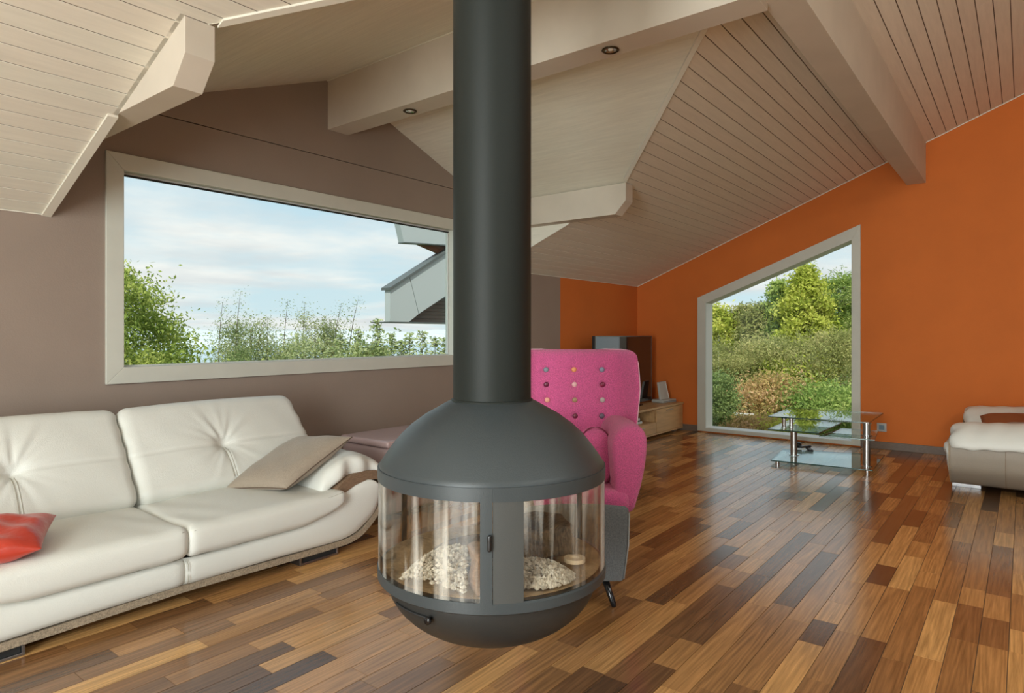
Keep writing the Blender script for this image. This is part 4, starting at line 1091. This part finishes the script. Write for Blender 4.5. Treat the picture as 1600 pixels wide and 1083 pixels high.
for i, (x, y_, z1) in enumerate(((5.60, 7.40, 1.28), (5.77, 7.22, 1.36), (5.935, 7.015, 1.50), (6.055, 6.862, 1.30), (6.14, 6.76, 1.20), (6.207, 6.668, 1.31), (6.316, 6.529, 1.34), (6.425, 6.391, 1.26), (6.507, 6.286, 1.24), (6.60, 6.18, 1.20), (6.72, 6.05, 1.25))):
    T = thing('hedge_shoot', ORD[i] + ' upright hedge shoot from the left below the grey roof edge', 'shoot', (x, y_, -.9), 0, 'hedge shoots outside the panoramic window')
    MB().tube([(0, 0, 0), (0, 0, z1 + .9)], [.012, .004], 5).ob('stem', M_BARK, T)
    lf = MB()
    for k_ in range(420):
        t = tw.random() ** .7; wd = .085 * (1.15 - t) + .02
        b = Vector((tw.gauss(0, wd), tw.gauss(0, wd), (z1 + .9) * (.55 + .45 * t)))
        dv = Vector((tw.gauss(0, 1), tw.gauss(0, 1), tw.gauss(.5, .6))).normalized() * .030; ev = dv.orthogonal().normalized() * .013
        lf.add([b - dv, b + ev, b + dv, b - ev], [(0, 1, 2, 3)], tw.random())
    setp(lf.ob('leaves', L_HG, T), kind='stuff')
foliage('hedge', 'pale green hedge running below the shoots outside the panoramic window', 'hedge', (5.9, 7.15, -1.2), 2.33, egg(.85), 220, 34000, .026, L_HG, .05, .14, 31)

# roof edge of the neighbouring wing, grey cladding
T = thing('roof_edge', 'grey clad sloping roof edge jutting in at the right of the panoramic window', 'roof', (6.58, 7.5, 1.45))
M_CLAD = mat('grey_cladding', (.44, .49, .50, 1), .6); M_CLADD = mat('dark_roof_rim', (.09, .11, .11, 1), .5)
rx, ry, rz_ = 6.58, 7.5, 1.45
def rp(pts, y0, dy, name, m):
    return MB().prism([(a - rx, y0 - ry, b - rz_) for a, b in pts], (0, dy, 0)).ob(name, m, T)
rp([(6.585, 1.478), (6.965, 1.478), (7.170, 1.604), (6.975, 2.180), (6.585, 1.965)], 7.5, .12, 'cladding_panel', M_CLAD)
rp([(7.182, 1.612), (7.869, 1.960), (8.9, 2.48), (8.9, 3.24), (6.987, 2.187)], 7.5, .12, 'cladding_panel', M_CLAD)
rp([(6.56, 1.950), (8.9, 3.235), (8.9, 3.275), (6.56, 1.990)], 7.47, .20, 'roof_rim', M_CLADD)
for k_ in range(7): rp([(7.02 + .12 * k_, 1.485 + .062 * k_), (8.9, 1.485 + .062 * k_), (8.9, 1.485 + .062 * k_ + .054), (7.02 + .12 * k_ + .09, 1.485 + .062 * k_ + .054)], 7.75 + .04 * k_, .04, 'soffit_board', mat('brown_grey_boards', (.13, .115, .095, 1), .8))
rp([(7.00, 1.480), (8.9, 1.480), (8.9, 2.30)], 8.10, .05, 'soffit_back', M_CLADD)
rp([(6.585, 1.462), (8.9, 1.462), (8.9, 1.480), (6.585, 1.480)], 7.5, .45, 'bottom_rim', M_CLADD)
T = thing('roof_edge', 'upper grey roof edge with brown underside above the sloping one', 'roof', (6.8, 7.5, 2.70))
rx, ry, rz_ = 6.8, 7.5, 2.70
rp([(6.862, 2.705), (8.9, 2.83), (8.9, 3.6), (6.68, 3.30)], 7.5, .12, 'cladding_panel', M_CLAD)
rp([(7.25, 2.735), (7.80, 2.62), (8.9, 2.40), (8.9, 2.81)], 7.63, .06, 'soffit_board', mat('brown_soffit', (.20, .09, .05, 1), .7))
rp([(6.862, 2.690), (8.9, 2.815), (8.9, 2.832), (6.862, 2.707)], 7.49, .14, 'bottom_rim', M_CLADD)

# beyond the tall window
def tree(name, label, x, y_, zt, cr, lm, n, size, seed, sp=.2, cl=200, k=3.5, **kw):
    x, y_, zt = x * k, y_ * k, EYE + (zt - EYE) * k
    z0 = max(terr(x, y_), EYE - 1.35 * k)
    z0 = terr(x, y_); foliage(name, label, 'tree', (x, y_, z0), zt - z0, (lambda t: cr(t) * k), cl, n, size * k, lm, .09 * k, sp * k, seed, **kw)
tree('leafy_tree', 'yellowish narrow tree at the left edge of the tall window', 15.0, 5.75, 1.85, egg(.6), L_YG, 22000, .04, 41, .10)
tree('feathery_tree', 'grey green feathery tree second from the left in the tall window', 15.4, 5.15, 1.90, egg(.45), L_OL, 20000, .045, 42, .10, aspect=.28)
tree('feathery_tree', 'feathery olive tree with several tips left of the pointed conifer', 15.0, 4.70, 1.88, egg(.42), L_OL, 20000, .045, 43, .10, aspect=.28)
tree('pointed_conifer', 'slim pointed green conifer in the middle of the tall window', 15.0, 4.26, 2.42, cone(.75), L_GR, 24000, .040, 44, .08, droop=.1)
tree('golden_conifer', 'tall yellow green conifer right of the middle of the tall window', 14.6, 3.62, 2.68, cone(1.0), L_YG, 34000, .038, 45, .09, droop=.1)
tree('pine', 'light green round topped pine at the right of the tall window', 15.4, 3.05, 2.50, egg(.62), L_GR, 34000, .042, 46, .12, aspect=.2)
tree('pine', 'further round green pine at the right edge of the tall window', 15.6, 2.2, 2.45, egg(.8), L_GR, 24000, .042, 47, .13, aspect=.2)
tree('evergreen', 'dark evergreen standing behind the feathery trees in the tall window', 17.0, 5.6, 1.55, egg(1.3), L_BG, 26000, .055, 48, .16)
tree('evergreen', 'dark evergreen standing behind the pointed conifer in the tall window', 17.2, 4.0, 1.60, egg(1.4), L_BG, 26000, .055, 49, .16)
tree('evergreen', 'dark evergreen left of the tall window view', 16.6, 7.6, 1.6, egg(1.4), L_BG, 12000, .055, 50, .16)
tree('evergreen', 'dark evergreen right of the tall window view', 16.6, .9, 2.2, egg(1.3), L_BG, 12000, .055, 51, .16)
def shrub(label, x, y_, zt, r, lm, n, seed, name='garden_shrub', size=.045, asp=.4, sp=.14):
    size *= .68; n = int(n * 1.8)
    k = 2.0 if x > 12.1 else (1.5 if x > 11.5 else 1.0)
    x, y_, zt = x * k, y_ * k, EYE + (zt - EYE) * k
    z0 = terr(x, y_); foliage(name, label, 'shrub', (x, y_, z0), zt - z0, egg(r * k), 130, n, size * k, lm, .04 * k, sp * k, seed, aspect=asp)
shrub('big olive shrub with narrow leaves left in the tall window', 13.0, 4.55, 1.15, .95, L_OL, 22000, 61, asp=.25)
shrub('big olive shrub with narrow leaves in the middle of the tall window', 12.8, 3.70, 1.10, .9, L_OL, 20000, 62, asp=.25)
shrub('bright yellow green shrub below the golden conifer', 12.6, 3.25, .75, .6, L_YG, 14000, 63)
shrub('olive brown shrub at the right side of the tall window', 12.8, 2.65, 1.25, .9, L_OL, 20000, 64, asp=.25)
shrub('dark green shrub low behind the glass table', 12.0, 2.75, .30, .7, L_GR, 14000, 65)
shrub('low bluish green conifer at the lower left of the tall window', 10.9, 4.15, .60, .36, L_BG, 10000, 66, size=.035, sp=.09)
shrub('reddish autumn shrub in the lower middle of the tall window', 11.6, 3.65, .28, .45, L_RD, 9000, 67)
shrub('taller reddish autumn shrub beside the yellow green one', 12.0, 3.45, .45, .42, L_RD, 8000, 68)
shrub('low orange tinted shrub just outside the tall window', 10.6, 3.40, -.02, .50, L_RD, 11000, 69, size=.035, sp=.1)
shrub('low golden shrub just outside the tall window', 10.5, 2.85, -.05, .50, L_YG, 11000, 70, size=.035, sp=.1)
shrub('low green shrub just outside the right of the tall window', 10.8, 2.2, .05, .55, L_GR, 10000, 71, size=.04, sp=.1)
T = thing('flower_pot', 'rounded orange brown pot at the lower left outside the tall window', 'pot', (10.6, 3.93, terr(10.6, 3.93)))
MB().lathe([(.0005, 0), (.13, 0), (.20, .14), (.215, .26), (.19, .36), (.20, .40), (.175, .40), (.16, .34), (.0005, .33)], n=28).ob('body', mat('terracotta', (.50, .22, .07, 1), .7, noise=(8, .25)), T, smooth=True)
T = thing('garden_trough', 'dark wooden trough with a pale rim among the shrubs outside', 'planter', (11.3, 3.97, -.32))
MB().box((-.12, -.28, -.5), (.12, .28, .20)).ob('body', mat('dark_timber', (.05, .03, .022, 1), .8), T, bevel=.01)
MB().box((-.14, -.30, .20), (.14, .30, .235)).ob('rim', mat('pale_stone_rim', (.55, .52, .47, 1), .8), T, bevel=.004)
